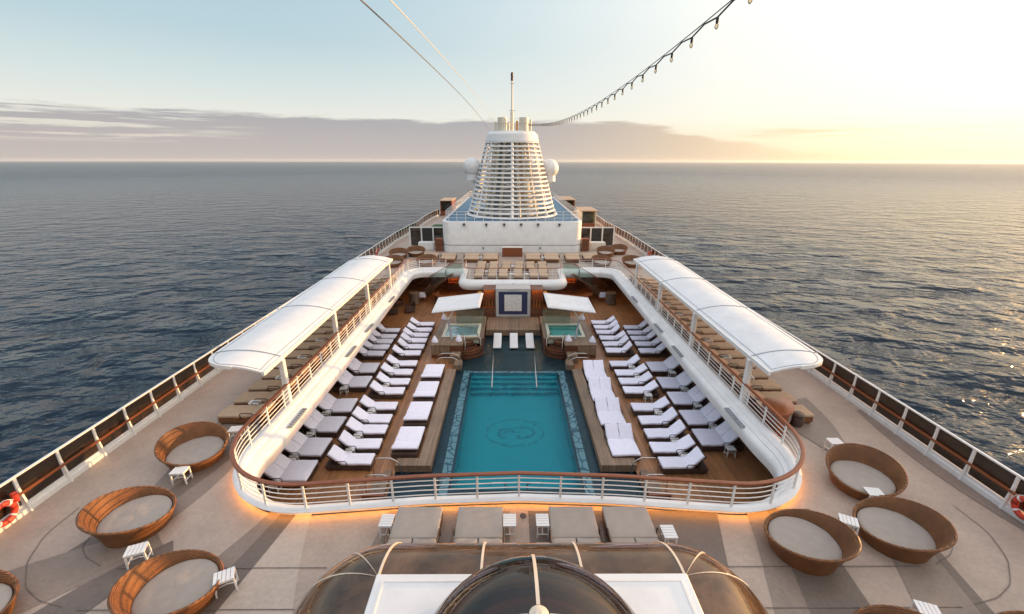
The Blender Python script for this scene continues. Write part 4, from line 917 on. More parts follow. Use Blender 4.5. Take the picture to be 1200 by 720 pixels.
for sg, s_ in ((-1, 'left'), (1, 'right')):
    t = thing('display_niche', 'wooden slatted niche with amber lit shelf %s of the art panel' % s_, 'shelving', (sg * 2.0, 34.65, -2.55))
    b = B(); b.box(-0.52, 0.52, 0.5, 1.9, 0, 2.3); b.box(-0.52, -0.46, 0, 0.5, 0, 2.3); b.box(0.46, 0.52, 0, 0.5, 0, 2.3); b.box(-0.46, 0.46, 0, 0.5, 0, 0.75); b.box(-0.52, 0.52, 0.0, 1.9, 2.301, 2.36); b.build('cabinet', M['slat'], t)
    b = B(); b.box(-0.46, 0.46, 0.02, 0.49, 0.75, 0.79); b.build('shelf', M['mahogany'], t)
    b = B(); b.box(-0.44, 0.44, 0.3, 0.4, 2.26, 2.29); b.build('lamp', M['amber'], t)
    for k in range(3):
        b = B(); b.lathe([(0.05, 0.79), (0.09, 0.9), (0.05, 1.1), (0.035, 1.3), (0.06, 1.36)], 12, (-0.25 + 0.25 * k, 0.25)); b.build('vase', M['gold'], t, 50)
# curved bar counters left and right, with amber lit back shelves
for sg, s_ in ((-1, 'left'), (1, 'right')):
    t = thing('bar_counter', 'curved slatted wooden bar counter under the deck %s of the balcony' % s_, 'bar counter')
    arc = [(sg * (5.2 + 2.3 * math.cos(a)), 40.6 - 2.6 * math.sin(a)) for a in [R(20) + R(150) * k / 24 for k in range(25)]]
    b = B(); b.ribbon([(x, y, ZP + 0.5) for x, y in arc], 0.3, 1.0); b.build('front', M['slat'], t, 30)
    b = B(); b.ribbon([(x, y, ZP + 1.04) for x, y in arc], 0.62, 0.06); b.build('counter_top', M['mahogany'], t, 30)
    t = thing('bar_shelves', 'amber lit back bar shelving under the deck edge on the %s' % s_, 'shelving', (sg * 4.9, 43.4, ZP))
    b = B(); b.box(-1.7, 1.7, 0.5, 0.6, 0, 2.45)
    for z in (0.9, 1.4, 1.9): b.box(-1.7, 1.7, 0.1, 0.5, z, z + 0.05)
    b.box(-1.76, -1.7, 0.0, 0.6, 0, 2.45); b.box(1.7, 1.76, 0, 0.6, 0, 2.45); b.build('case', M['mahogany'], t)
    b = B()
    for z in (1.38, 1.88, 2.4): b.box(-1.65, 1.65, 0.44, 0.48, z - 0.03, z)
    b.build('light_strip', M['amber'], t)
    for k in range(14):
        b = B(); z = 0.95 if k % 2 else 1.45; h = random.uniform(0.22, 0.34); b.lathe([(0.045, z), (0.045, z + h * 0.6), (0.015, z + h * 0.75), (0.015, z + h)], 8, (-1.5 + k * 0.23, 0.3)); b.build('bottle', M['gold'] if k % 3 else M['green'], t, 40)
    # slatted towel bins
    t = thing('towel_bin', 'round slatted wooden bin standing on the %s side under the deck edge' % s_, 'bin', (sg * 9.35, 39.5, ZP))
    for k in range(6):
        b = B(); b.lathe([(0.48, 0.06 + k * 0.19), (0.5, 0.08 + k * 0.19), (0.5, 0.17 + k * 0.19), (0.48, 0.19 + k * 0.19)], 22); b.build('slat', M['teak_pale'], t, 40)
    b = B(); b.lathe([(0.4, 0.0), (0.42, 1.1)], 20); b.build('drum', M['dark'], t, 40)
    # towels at the stair foot
    o = B()
    for k in range(4): o.box(-0.35 + 0.02 * k, 0.35 - 0.03 * k, -0.25, 0.25 - 0.02 * k, 0.11 * k, 0.11 * k + 0.1)
    ob = o.build('towel_stack', M['towel'], None, 50, 0.03, 2); ob.location = (sg * 8.75, 40.3, ZP + 0.45); tag(ob, 'stack of white towels on a stand at the foot of the %s staircase' % s_, 'towels', None)
    st_ = B(); st_.box(-0.45, 0.45, -0.3, 0.3, 0.38, 0.449)
    for ax in (-0.4, 0.34):
        for ay in (-0.27, 0.21): st_.box(ax, ax + 0.06, ay, ay + 0.06, 0, 0.38)
    ob = st_.build('towel_stand', M['mahogany'], None); ob.location = (sg * 8.75, 40.3, ZP); tag(ob, 'low wooden stand carrying white towels by the %s staircase' % s_, 'stand', None)
    # walls under the deck
    wl = B(); wl.box(min(sg * 13.2, sg * 13.4), max(sg * 13.2, sg * 13.4), 10.3, 48, ZP, -0.43); tag(wl.build('side_wall', M['wallwood']), 'dark wooden wall below deck behind the %s lounger rows' % s_, 'wall')
b = B(); b.box(-13.2, 13.2, 46.2, 46.4, ZP, -0.43); tag(b.build('back_wall', M['wallwood']), 'dark wooden back wall below the far deck edge behind the bars', 'wall')
b = B(); b.box(-13.2, 13.2, 10.25, 10.4, ZP, -0.43); tag(b.build('front_wall', M['wallwood']), 'wall closing the pool well below the near railing', 'wall')
a0 = None
for x, y, rz_, lab in ((-10.7, 36.7, 20, 'dark wicker armchair under the left deck edge nearest the white loungers'), (-9.3, 37.2, -160, 'dark wicker armchair facing outwards under the left deck edge'), (-10.9, 38.8, -30, 'dark wicker armchair under the left deck edge close to the slatted bin')):
    if a0 is None:
        a0 = thing('armchair', lab, 'armchair', (x, y, ZP), R(rz_), 'dark armchairs below the left deck edge')
        b = B(); b.box(-0.4, 0.4, -0.4, 0.4, 0.12, 0.36); b.build('base', M['dwick'], a0, None, 0.03, 2)
        b = B(); b.hexa([(-0.42, -0.42, 0.3), (-0.3, -0.42, 0.3), (-0.3, 0.42, 0.3), (-0.42, 0.42, 0.3), (-0.56, -0.42, 0.85), (-0.46, -0.42, 0.85), (-0.46, 0.42, 0.85), (-0.56, 0.42, 0.85)]); b.build('backrest', M['dwick'], a0, None, 0.02, 2)
        for q in (-1, 1):
            b = B(); b.box(-0.4, 0.4, min(q * 0.4, q * 0.48), max(q * 0.4, q * 0.48), 0.1, 0.6); b.build('armrest', M['dwick'], a0, None, 0.02, 2)
        b = B(); b.box(-0.3, 0.4, -0.38, 0.38, 0.361, 0.46); b.build('seat_cushion', M['mahogany'], a0, 40, 0.03, 2)
    else: dup(a0, (x, y, ZP), R(rz_), lab)
# ceiling lamps below the far deck
cl0 = None
for k, (x, y) in enumerate(((-10.5, 41), (-7.5, 42.5), (10.5, 41), (7.5, 42.5), (-11.2, 36), (11.2, 36), (-3.4, 38.5), (3.4, 38.5))):
    lab = 'amber ceiling downlight glowing below the far deck'
    if cl0 is None:
        cl0 = thing('ceiling_lamp', lab, 'lamp', (x, y, -0.43), 0, 'amber downlights below deck')
        b = B(); b.lathe([(0.16, -0.03), (0.17, 0.0)], 16); b.build('housing', M['white_rail'], cl0)
        b = B(); b.lathe([(0.01, -0.036), (0.14, -0.034), (0.14, -0.031)], 16); b.build('lens', M['amber'], cl0)
    else: dup(cl0, (x, y, -0.43), 0, lab)

# ------------------------------------------------------------------ balcony with loungers
BP = resample(balc, 0.2); NB = normals2(BP)
if NB[len(BP) // 2].y > 0: NB = [-n for n in NB]
t = thing('balcony', 'white rounded balcony lip projecting over the stage below the far loungers', 'balcony')
def bp(i, off, z): return (BP[i].x + NB[i].x * off, BP[i].y + NB[i].y * off, z)
b = B(); b.loft([[bp(i, -0.3, 0.0), bp(i, -0.3, 0.12), bp(i, -0.15, 0.16), bp(i, 0.0, 0.12), bp(i, 0.25, -0.02), bp(i, 0.36, -0.25), bp(i, 0.34, -0.5), bp(i, 0.15, -0.72), bp(i, -0.2, -0.74), bp(i, -1.5, -0.74) if False else bp(i, -0.3, -0.42)] for i in range(len(BP))], False)
b.build('fascia', M['white'], t, 40)
b = B(); b.lathe([(0.02, -0.01), (0.05, 0), (0.05, 0.03)], 12); o = b.build('spotlight', M['dark'], t); o.location = (0, 36.18, -0.1); o.rotation_euler = (PI / 2, 0, 0)
t = thing('balcony_railing', 'thin brown and white railing along the front of the balcony', 'railing')
ii = [i for i in range(len(BP)) if abs(BP[i].x) < 4.3 and BP[i].y < 40.3 or (abs(BP[i].x) < 4.7 and BP[i].y < 40.0)]
b = B(); b.ribbon([bp(i, -0.2, 1.15) for i in ii], 0.1, 0.05); b.build('handrail', M['mahogany'], t)
for z in (0.35, 0.6, 0.85):
    b = B(); b.tube([bp(i, -0.2, z) for i in ii], 0.014, 5); b.build('wire', M['white_rail'], t)
for i in ii[::6]:
    p = bp(i, -0.2, 0.1); b = B(); b.box(p[0] - 0.025, p[0] + 0.025, p[1] - 0.025, p[1] + 0.025, 0.1, 1.12); b.build('post', M['white_rail'], t)
p0 = None
def far_lounger(x, y, lab, w=1.0, grp='tan loungers on the far balcony and terrace'):
    dup(protoT, (x, y, 0), -PI / 2, lab, grp, (1.0, w, 1))
for k, x in enumerate((-3.0, -1.8, -0.86, 0.47, 1.86, 2.72)): far_lounger(x, 36.95, 'tan lounger on the balcony front row, %s from the left' % ['first', 'second', 'third', 'fourth', 'fifth', 'sixth'][k])
for k, x in enumerate((-3.0, -1.82, -0.62, 0.62, 1.7, 2.85)): far_lounger(x, 39.8, 'tan lounger on the balcony second row, %s from the left' % ['first', 'second', 'third', 'fourth', 'fifth', 'sixth'][k])
for k, x in enumerate((-8.6, -6.7, -4.25, -2.3, 2.15, 4.1, 6.3, 8.2)): far_lounger(x, 43.9, 'wide tan lounger before the white deckhouse, %s from the left' % ORD[k].replace('nearest', 'first'), 1.9)
for x, y, lab in ((-2.4, 38.6, 'small white table in the balcony second row left part'), (-0.1, 37.6, 'small white table in the balcony front row centre'), (1.2, 37.6, 'small white table in the balcony front row right part'), (0.05, 40.6, 'small white table in the balcony second row centre'), (-3.3, 44.6, 'small white table between left wide loungers before the deckhouse'), (3.2, 44.6, 'small white table between right wide loungers before the deckhouse')):
    dup(u0, (x, y, 0), 0, lab, 'white tables on the far terrace', (0.95, 0.95, 1))

# ------------------------------------------------------------------ curved stairs
for sg, s_ in ((-1, 'left'), (1, 'right')):
    t = thing('staircase', 'curved staircase with glass balustrade going down on the %s of the balcony' % s_, 'staircase')
    n = 15; cx, cy, r0, r1 = 5.45 , 44.0, 3.3, 4.7       # centre of the curve
    def pt(k, r):
        a = R(-88) + (R(62)) * k / n
        return (sg * (cx + (r) * math.sin(a + PI / 2) * 1.0), cy - r * math.cos(a + PI / 2) * 1.0)
    for k in range(n):
        b = B(); z = -0.2 * (k + 1) + 0.0
        a0, a1 = pt(k, r0), pt(k, r1); b0, b1 = pt(k + 1.1, r0), pt(k + 1.1, r1)
        b.hexa([(a0[0], a0[1], z - 0.06), (a1[0], a1[1], z - 0.06), (b1[0], b1[1], z - 0.06), (b0[0], b0[1], z - 0.06), (a0[0], a0[1], z), (a1[0], a1[1], z), (b1[0], b1[1], z), (b0[0], b0[1], z)]); b.build('tread', M['teak_pale'], t)
    for r in (r0, r1):
        b = B(); q = [pt(k, r) for k in range(-3, n + 1)]; zz_ = [min(0.0, -0.2 * k) for k in range(-3, n + 1)]
        b.loft([[(p[0], p[1], z + 0.02), (p[0], p[1], z + 0.92)] for p, z in zip(q, zz_)], False); b.build('glass_balustrade', M['glass_clear'], t, 40)
        b = B(); b.ribbon([(p[0], p[1], z + 0.97) for p, z in zip(q, zz_)], 0.07, 0.05); b.build('handrail', M['mahogany'], t, 40)
        b = B(); b.ribbon([(p[0], p[1], z - 0.06) for p, z in zip(q[3:], zz_[3:])], 0.05, 0.12); b.build('stringer', M['brown_frame'], t, 40)

# ------------------------------------------------------------------ deckhouse and funnel
t = thing('deckhouse', 'white block shaped deckhouse with rounded corners carrying the blue roof deck', 'deckhouse')
fp = fillet([(-7.95, 49.2), (7.95, 49.2), (7.95, 84), (-7.95, 84)], 1.1, 8, True)
def shrink(p, d): return [(x - d * (1 if x > 0 else -1), y + (d if y < 60 else -d)) for x, y in p]
b = B(); b.loft([[(x, y, z) for x, y in shrink(fp, d)] for d, z in ((0.06, 0.82), (0, 0.88), (0, 3.42), (0.05, 3.5), (0.2, 3.5))], True, True); b.build('wall', M['white'], t, 35)
b = B(); b.prism(shrink(fp, 0.02), 0.0, 0.78); b.build('plinth', M['white'], t, 35)
b = B(); b.prism(shrink(fp, 0.1), 0.781, 0.819); b.build('shadow_gap', M['dark'], t, 35)
b = B(); b.sheet(shrink(fp, 0.3), 3.504); b.build('roof_deck', M['blue'], t)
for x in (-5.4, -2.9, -0.9, 1.0, 2.9, 5.3):
    b = B(); b.box(x - 0.12, x + 0.12, 48.95, 49.19, 3.12, 3.3); b.box(x - 0.03, x + 0.03, 49.0, 49.19, 2.95, 3.12); b.build('floodlight', M['dark'], t)
for x in (-3.3, 3.2): 
    b = B(); b.box(x - 0.06, x + 0.06, 49.08, 49.21, 0.42, 0.62); b.build('wall_lamp', M['dark'], t)
rt = thing('roof_railing', 'thin white railing around the blue deckhouse roof', 'railing')
rp = resample(shrink(fp, 0.35) + [shrink(fp, 0.35)[0]], 1.0)
for z in (3.85, 4.2, 4.55):
    b = B(); b.tube([(p.x, p.y, z) for p in rp[:-1]], 0.022, 5, True); b.build('wire', M['white_rail'], rt)
for p in rp[:-1:1][::1]:
    if p.y < 80: 
        b = B(); b.box(p.x - 0.025, p.x + 0.025, p.y - 0.025, p.y + 0.025, 3.5, 4.55); b.build('post', M['white_rail'], rt)
t = thing('bar_cabinet', 'small mahogany cabinet standing before the middle of the white deckhouse', 'cabinet', (0, 47.2, 0))
b = B(); b.box(-1.1, 1.1, -0.35, 0.35, 0, 0.98); b.build('body', M['mahogany'], t, None, 0.02, 1)
b = B(); b.box(-1.14, 1.14, -0.39, 0.39, 0.981, 1.02); b.build('top', M['cream'], t)
for k in range(3):
    b = B(); b.box(-1.02 + 0.69 * k, -0.4 + 0.69 * k, -0.37, -0.352, 0.1, 0.9); b.build('door', M['mahogany'], t)

fn = thing('funnel', 'tall white tapering funnel tower of louvred rings with solid white cap', 'funnel')
def fw(z):
    return 5.6 - (z - 3.55) * (5.6 - 3.3) / (12.1 - 3.55) + 0.25 * max(0, 1 - (z - 3.5) / 0.9) ** 2
def fring(z, k=1.0, seg=48, grow=0.0):
    w = fw(z) * k + grow; l = w * 1.12; out = []
    for i in range(seg):
        a = 2 * PI * i / seg; x = math.cos(a); y = math.sin(a)
        p = 2.5
        X = math.copysign(abs(x) ** (2 / p), x) * w; Y = math.copysign(abs(y) ** (2 / p), y) * l
        # slight bow crease towards the pool
        if Y < 0: Y *= 1 + 0.08 * (1 - abs(X) / w)
        out.append((X, 57.4 + Y, z))
    return out
nz_ = 18
for k in range(nz_):
    z = 3.58 + (11.95 - 3.58) * k / (nz_ - 1)
    b = B(); h = 0.17
    b.loft([fring(z, 1, 48, 0), fring(z + h, 1, 48, 0), fring(z + h, 1, 48, -0.3), fring(z, 1, 48, -0.3), fring(z, 1, 48, 0)]); b.build('louvre_ring', M['white'], fn, 35)
for i in (36, 30, 42, 25, 47, 20, 4, 12, 8, 16):
    b = B(); pts = [fring(3.5 + (12.1 - 3.5) * q / 10, 1, 48, -0.17)[i] for q in range(11)]
    b.tube(pts, 0.17 if i == 36 else 0.13, 8); b.build('upright', M['white'], fn, 50)
b = B(); b.loft([fring(12.05), fring(12.35), [(x * 0.97, 57.4 + (y - 57.4) * 0.97, 12.9) for x, y, z in fring(12.35)], [(x * 0.86, 57.4 + (y - 57.4) * 0.86, 13.25) for x, y, z in fring(12.35)], [(x * 0.7, 57.4 + (y - 57.4) * 0.7, 13.27) for x, y, z in fring(12.35)]], True, True); b.build('cap', M['white'], fn, 30)
b = B(); b.loft([[(x * 0.6, 57.4 + (y - 57.4) * 0.6, z) for x, y, z in fring(zz_)] for zz_ in (3.52, 8, 12)], True, True); b.build('inner_casing', M['grey'], fn, 30)
for x in (-2.6, -1.5, 0.9, 2.0, 2.9, -3.3):
    b = B(); b.tube([(x, 57.4 - fw(4) * 0.78, 3.52), (x * 0.75, 57.4 - fw(8) * 0.78, 8), (x * 0.6, 57.4 - fw(12) * 0.8, 12)], 0.2, 10); b.build('inner_pipe', M['cream'], fn, 50)
b = B()
for k in range(4):
    z = 4.2 + k * 2.0; b.tube([(-3.0 + 0.3 * k, 57.4 - fw(z) * 0.86, z), (3.0 - 0.3 * k, 57.4 - fw(z + 1.8) * 0.86, z + 1.8)], 0.07, 6); b.tube([(3.0 - 0.3 * k, 57.4 - fw(z) * 0.88, z), (-3.0 + 0.3 * k, 57.4 - fw(z + 1.8) * 0.88, z + 1.8)], 0.07, 6)
b.build('cross_brace', M['white'], fn, 50)
for x, y, r, h in ((-1.15, 54.9, 0.55, 1.45), (1.35, 54.9, 0.55, 1.45), (-1.2, 58, 0.5, 1.2), (1.3, 58, 0.5, 1.2)):
    b = B(); b.lathe([(r, 13.24), (r, 13.26 + h * 0.55), (r + 0.06, 13.27 + h * 0.55), (r + 0.06, 13.33 + h * 0.55), (r, 13.34 + h * 0.55), (r, 13.24 + h), (r * 0.85, 13.25 + h), (r * 0.85, 12.9 + h)], 20, (x, y)); b.build('exhaust_pipe', M['cream'], fn, 40)
for x, h in ((-1.95, 1.05), (2.15, 1.3), (0.55, 1.15), (-0.4, 0.9)):
    b = B(); b.lathe([(0.12, 13.24), (0.12, 13.2 + h)], 10, (x, 55.0)); b.build('vent_pipe', M['gold'] if x == 0.55 else M['cream'], fn, 40)
ms = thing('mast', 'thin white mast with dark lamp head rising from the funnel cap', 'mast', (-0.02, 55.4, 13.2))
b = B(); b.lathe([(0.2, 0.0), (0.2, 2.0), (0.11, 2.3), (0.09, 5.2), (0.06, 5.4)], 12); b.build('pole', M['cream'], ms, 40)
b = B(); b.lathe([(0.06, 5.4), (0.15, 5.42), (0.15, 5.75), (0.1, 5.8), (0.15, 5.85), (0.15, 6.2), (0.05, 6.3)], 12); b.build('lamp_head', M['brown_frame'], ms, 40)
b = B(); b.box(-0.35, 0.35, -0.03, 0.03, 2.25, 2.32); b.box(-0.2, 0.2, -0.12, 0.12, 5.1, 5.16); b.build('crossarm', M['cream'], ms)
for x, z, lab in ((-4.95, 9.2, 'white round radar dome left of the funnel tower'), (4.7, 9.05, 'white round radar dome right of the funnel tower')):
    t = thing('radar_dome', lab, 'radar dome', (x, 57.0, z), 0, 'white radar domes beside the funnel')
    b = B(); b.lathe([(1.12 * math.sin(a), -1.12 * math.cos(a)) for a in [R(8) + R(171) * k / 20 for k in range(21)]], 32); b.build('dome', M['white'], t, 60)
    b = B(); b.lathe([(0.75, -1.55), (0.72, -0.85)], 20); b.build('pedestal', M['white'], t, 40)
    b = B(); b.box(-0.6 if x > 0 else -0.2, 0.2 if x > 0 else 0.6, -0.5, 0.5, -1.7, -1.55); b.tube([(0, 0, -1.7), (-1.6 if x > 0 else 1.6, 0, -3.2)], 0.15, 8); b.build('bracket', M['white'], t)

# windscreens, planters, cabins by the deckhouse
for sg, s_ in ((-1, 'left'), (1, 'right')):
    t = thing('windscreen', 'white framed dark glass windscreen across the %s side deck' % s_, 'windscreen', (sg * 8.1, 53.2, 0))
    for k in range(4):
        b = B(); x = sg * (0.1 + 1.42 * k); b.box(x - 0.07, x + 0.07, -0.07, 0.07, 0, 2.2); b.build('post', M['white_rail'], t)
    b = B(); b.box(min(sg * 0.1, sg * 4.4), max(sg * 0.1, sg * 4.4), -0.06, 0.06, 2.201, 2.32); b.build('top_rail', M['white_rail'], t)
    b = B(); b.box(min(sg * 0.18, sg * 4.28), max(sg * 0.18, sg * 4.28), -0.04, 0.04, 0.95, 1.0); b.build('middle_rail', M['brown_frame'], t)
    for k in range(3):
        b = B(); xa, xb = sg * (0.19 + 1.42 * k), sg * (1.43 + 1.42 * k); b.box(min(xa, xb), max(xa, xb), -0.01, 0.01, 0.05, 2.19); b.build('glass_panel', M['glass_dark'] if k != 1 else M['black'], t)
    t = thing('planter_box', 'white box planter beside the deckhouse wall on the %s' % s_, 'planter', (sg * 10.1, 51.2, 0))
    b = B(); b.box(-0.9, 0.9, -0.5, 0.5, 0, 0.85); b.build('body', M['white'] if sg < 0 else M['cream'], t, None, 0.03, 2)
    b = B(); b.box(-0.8, 0.8, -0.4, 0.4, 0.851, 0.87); b.build('lid', M['white_rail'], t)
    t = thing('locker', 'brown wooden locker against the %s deckhouse corner' % s_, 'locker', (sg * 8.45, 50.2, 0))
    b = B(); b.box(-0.42, 0.42, -0.4, 0.4, 0, 1.45); b.build('body', M['mahogany'], t, None, 0.02, 1)
    b = B(); b.box(-0.36, 0.36, -0.42, -0.402, 0.1, 1.36); b.build('door', M['slat'], t)
b = B(); b.sheet([(-13.0, 61), (-8.6, 61), (-8.6, 72), (-12.6, 72)], 0.02); o = b.build('putting_green', M['green']); tag(o, 'green artificial putting turf left of the deckhouse', 'turf')
def cabin(x0, x1, y0, y1, h, lab, mat):
    t = thing('cabin', lab, 'cabin', ((x0 + x1) / 2, y0, 0))
    w = (x1 - x0) / 2; d = y1 - y0
    b = B(); b.box(-w, -w + 0.15, 0, d, 0, h); b.box(w - 0.15, w, 0, d, 0, h); b.box(-w + 0.15, w - 0.15, d - 0.15, d, 0, h); b.build('wall', mat, t)
    b = B(); b.box(-w - 0.15, w + 0.15, -0.25, d + 0.2, h, h + 0.14); b.build('roof', M['tan'], t, None, 0.03, 1)
    b = B(); b.box(-w + 0.15, w - 0.15, 0.2, 0.28, 0.0, 0.9); b.build('counter', M['mahogany'], t)
    b = B(); b.box(-w + 0.16, w - 0.16, 1.6, 1.62, 1.1, h - 0.5); b.build('window', M['glass_clear'], t)
cabin(10.6, 12.9, 67, 72, 2.7, 'cream open cabin with flat roof behind the right windscreen', M['cream'])
cabin(-13.4, -11.2, 84, 90, 2.7, 'brown cabin with flat tan roof far back on the left side deck', M['mahogany'])
cabin(9.0, 12.0, 84, 92, 2.9, 'brown cabin with flat tan roof far back on the right side deck', M['mahogany'])

# ------------------------------------------------------------------ skylight in the foreground
sk = thing('skylight', 'large bronze glass skylight with curved sides and flat white roof in the foreground', 'skylight')
RX0, RX1, RY, RZ, AV = -2.74, 3.02, 6.12, 2.6, 2.08
YB = -1.5
def vault(kind, u0, u1, n=8, m=10, gr=0.0):
    rows = []; AV = 2.08 + gr; RZ = 2.6 + gr
    for i in range(n + 1):
        u = u0 + (u1 - u0) * i / n; row = []
        for k in range(m + 1):
            ph = PI / 2 * k / m; h = AV * math.cos(ph); z = RZ * math.sin(ph)
            if kind == 'F': row.append((u, RY + h, z))
            elif kind == 'L': row.append((RX0 - h * 1.08, u, z))
            elif kind == 'R': row.append((RX1 + h * 1.08, u, z))
            elif kind == 'CL': row.append((RX0 - h * 1.08 * math.sin(u), RY + h * math.cos(u), z))
            else: row.append((RX1 + h * 1.08 * math.sin(u), RY + h * math.cos(u), z))
        rows.append(row)
    return rows
xs = [RX0 + (RX1 - RX0) * k / 3 for k in range(4)]
an = [0, R(38), R(74), PI / 2]
cells = [('F', xs[0], xs[1]), ('F', xs[1], xs[2]), ('F', xs[2], xs[3])]
for c in ('CL', 'CR'): cells += [(c, an[k], an[k + 1]) for k in range(3)]
for c in ('L', 'R'): cells += [(c, RY, RY - 2.5), (c, RY - 2.5, RY - 5.0), (c, RY - 5.0, YB)]
for c in cells:
    b = B(); b.loft(vault(*c), False); b.build('glass_panel', M['glass_sky'], sk, 60)
ribs = [('F', x) for x in xs] + [('CL', a) for a in an[1:3]] + [('CR', a) for a in an[1:3]] + [('L', RY - 2.5), ('L', RY - 5), ('R', RY - 2.5), ('R', RY - 5)]
for kd, u in ribs:
    dl = 0.024 if kd in 'FLR' else 0.013
    o_ = vault(kd, u - dl, u + dl, 1, 16, 0.012); i_ = vault(kd, u - dl, u + dl, 1, 16, -0.004)
    b = B(); b.loft([[o_[0][k], o_[1][k], i_[1][k], i_[0][k]] for k in range(17)], True, True); b.build('rib', M['rib'], sk, 50)
b = B(); b.box(RX0 - 0.04, RX1 + 0.04, YB, RY + 0.04, RZ - 0.06, RZ + 0.03); b.build('flat_roof', M['white'], sk, None, 0.015, 1)
b = B(); b.ribbon([(RX0 + 0.12, YB, RZ + 0.034), (RX0 + 0.12, RY - 0.12, RZ + 0.034), (RX1 - 0.12, RY - 0.12, RZ + 0.034), (RX1 - 0.12, YB, RZ + 0.034)], 0.05, 0.02); b.build('roof_trim', M['white_rail'], sk)
ol = [(-5.0 - 0.0, YB)]
ol = [(RX0 - AV * 1.08, YB)] + [(RX0 - AV * 1.08 * math.sin(a), RY + AV * math.cos(a)) for a in [PI / 2 - PI / 2 * k / 12 for k in range(13)]] + [(RX1 + AV * 1.08 * math.sin(a), RY + AV * math.cos(a)) for a in [PI / 2 * k / 12 for k in range(13)]] + [(RX1 + AV * 1.08, YB)]
b = B(); b.ribbon([(x, y, 0.07) for x, y in ol], 0.12, 0.14); b.build('base_frame', M['rib'], sk)
b = B(); b.sheet([(x * 0.985, y - 0.05) for x, y in ol], 0.03); b.build('interior_floor', M['room'], sk)
# dome
dm = thing('glass_dome', 'round bronze glass dome with cream ribs and cap on the skylight roof', 'dome', (0.1, 4.05, RZ + 0.03)); dm.scale = (1.14, 1.14, 1.02)
DR = 1.66
for q in range(4):
    rows = []
    for i in range(13):
        a = PI / 2 * q + PI / 2 * i / 12
        rows.append([(DR * math.cos(a) * math.cos(p), DR * math.sin(a) * math.cos(p), 0.1 + DR * 1.0 * math.sin(p)) for p in [PI / 2 * 0.965 * k / 14 for k in range(15)]])
    b = B(); b.loft(rows, False); b.build('glass_panel', M['glass_dome'], dm, 60)
for q in range(4):
    a = PI / 2 * q; b = B(); rr_ = []
    for k in range(17):
        p = PI / 2 * 0.95 * k / 16; d = 0.022 / math.cos(p); ring = []
        for rad, sg_ in ((DR + 0.012, -1), (DR + 0.012, 1), (DR - 0.004, 1), (DR - 0.004, -1)): ring.append((rad * math.cos(a + sg_ * d / DR) * math.cos(p), rad * math.sin(a + sg_ * d / DR) * math.cos(p), 0.1 + rad * math.sin(p)))
        rr_.append(ring)
    b.loft(rr_, True, True); b.build('rib', M['rib'], dm, 50)
b = B(); b.lathe([(0.11, 0.1 + DR - 0.02), (0.115, 0.1 + DR + 0.02), (0.1, 0.1 + DR + 0.03), (0.05, 0.1 + DR + 0.04), (0.04, 0.1 + DR + 0.055), (0.01, 0.1 + DR + 0.056)], 24); b.build('cap', M['rib'], dm, 40)
b = B(); b.lathe([(DR - 0.04, 0.0), (DR + 0.1, 0.0), (DR + 0.09, 0.09), (DR + 0.02, 0.12), (DR - 0.04, 0.12), (DR - 0.04, 0.0)], 48, cap=False); b.build('base_ring', M['rib'], dm, 40)
b = B(); b.tube([(1.3 * math.cos(2 * PI * k / 40), 1.3 * math.sin(2 * PI * k / 40), 0.12) for k in range(40)], 0.06, 6, True); b.build('inner_ring', M['mahogany'], dm, 60)
b = B(); b.lathe([(0.01, 0.006), (DR - 0.05, 0.006)], 32, cap=False); b.build('dark_floor', M['room'], dm)

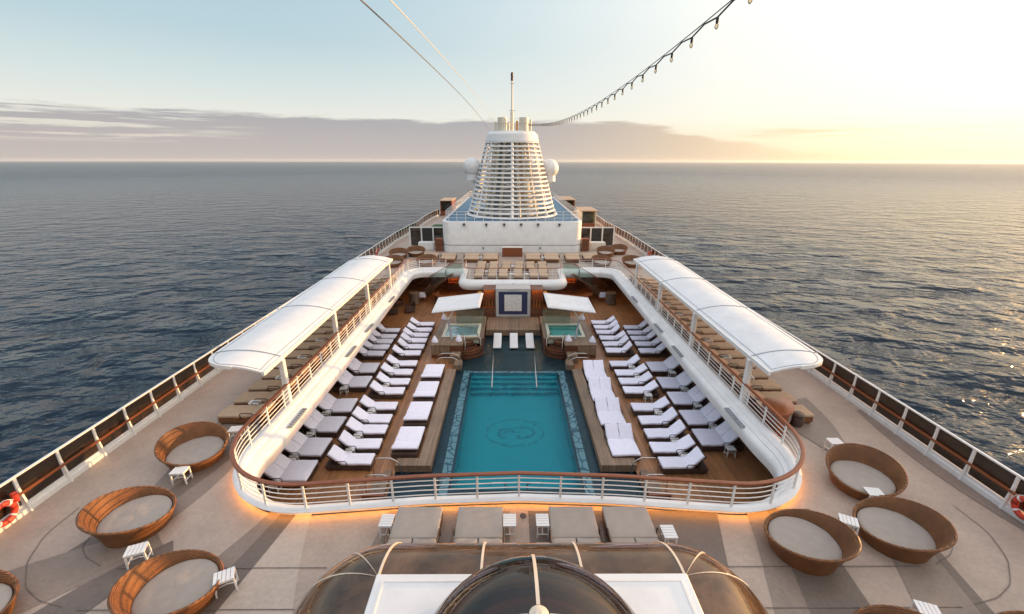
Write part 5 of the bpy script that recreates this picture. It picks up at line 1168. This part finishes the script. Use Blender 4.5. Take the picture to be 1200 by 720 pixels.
# ------------------------------------------------------------------ overhead lines
def line(name, a, bq, sag, r, lab, mat):
    pts = []
    for k in range(31):
        s = k / 30; p = Vector(a).lerp(Vector(bq), s); pts.append((p.x, p.y, p.z - sag * 4 * s * (1 - s)))
    b = B(); b.tube(pts, r, 5); tag(b.build(name, mat), lab, 'cable')
line('stay_wire', (-2.3, 5.7, 12.0), (-2.7, 55.0, 13.3), -0.35, 0.013, 'dark stay wire running from the top left to the funnel cap', M['wire'])
line('stay_wire', (-1.9, 6.0, 12.0), (-2.0, 55.0, 13.9), -0.35, 0.008, 'thinner pale wire just right of the dark stay wire', M['cream'])
sl_ = thing('string_lights', 'black cable of festoon bulbs sagging from the funnel to the top right', 'string lights')
def sy(y): # sag curve of the support wire
    pts = [(1.0, 11.62), (4.7, 11.36), (8.2, 11.2), (13, 11.24), (18.7, 11.47), (30, 12.15), (42, 13.0), (54, 13.95)]
    for (a, za), (c, zc) in zip(pts, pts[1:]):
        if y <= c: break
    # smooth cubic through the samples
    X = np.array([p[0] for p in pts]); Z = np.array([p[1] for p in pts]); cf = np.polyfit(X, Z, 4); return float(np.polyval(cf, y))
b = B(); b.tube([(1.75, 1.0 + 53 * k / 60, sy(1.0 + 53 * k / 60) + 0.05) for k in range(61)], 0.006, 5); b.build('support_wire', M['wire'], sl_)
pts = []; ys_ = []; y = 1.2
while y < 53.5: ys_.append(y); y += 0.62 if y < 30 else 0.9
for k, y in enumerate(ys_):
    pts.append((1.75, y, sy(y) - 0.0)); 
    if k < len(ys_) - 1: m_ = (y + ys_[k + 1]) / 2; pts.append((1.75, m_, sy(m_) + 0.035))
b = B(); b.tube(pts, 0.009, 5); b.build('cable', M['black'], sl_)
for y in ys_:
    b = B(); z = sy(y); b.lathe([(0.01, z), (0.015, z - 0.01), (0.015, z - 0.05), (0.012, z - 0.055)], 8, (1.75, y)); o = b.build('socket', M['black'], sl_, 50)
    b = B(); b.lathe([(0.011, z - 0.055), (0.019, z - 0.072), (0.019, z - 0.088), (0.009, z - 0.102), (0.003, z - 0.106)], 8, (1.75, y)); o2 = b.build('bulb', M['bulbglass'], o, 60)

# ------------------------------------------------------------------ sea haze
b = B(); b.box(-12500, 12500, -12500, 12500, -31.5, 24)
hm, ht, ho = nt('haze'); pv = N(ht, 'ShaderNodeVolumePrincipled'); pv.inputs['Color'].default_value = (0.86, 0.93, 1.0, 1); pv.inputs['Density'].default_value = 5e-5; pv.inputs['Anisotropy'].default_value = 0.3
L(ht, pv.outputs[0], ho.inputs['Volume'])
tag(b.build('haze', hm), kind='stuff')
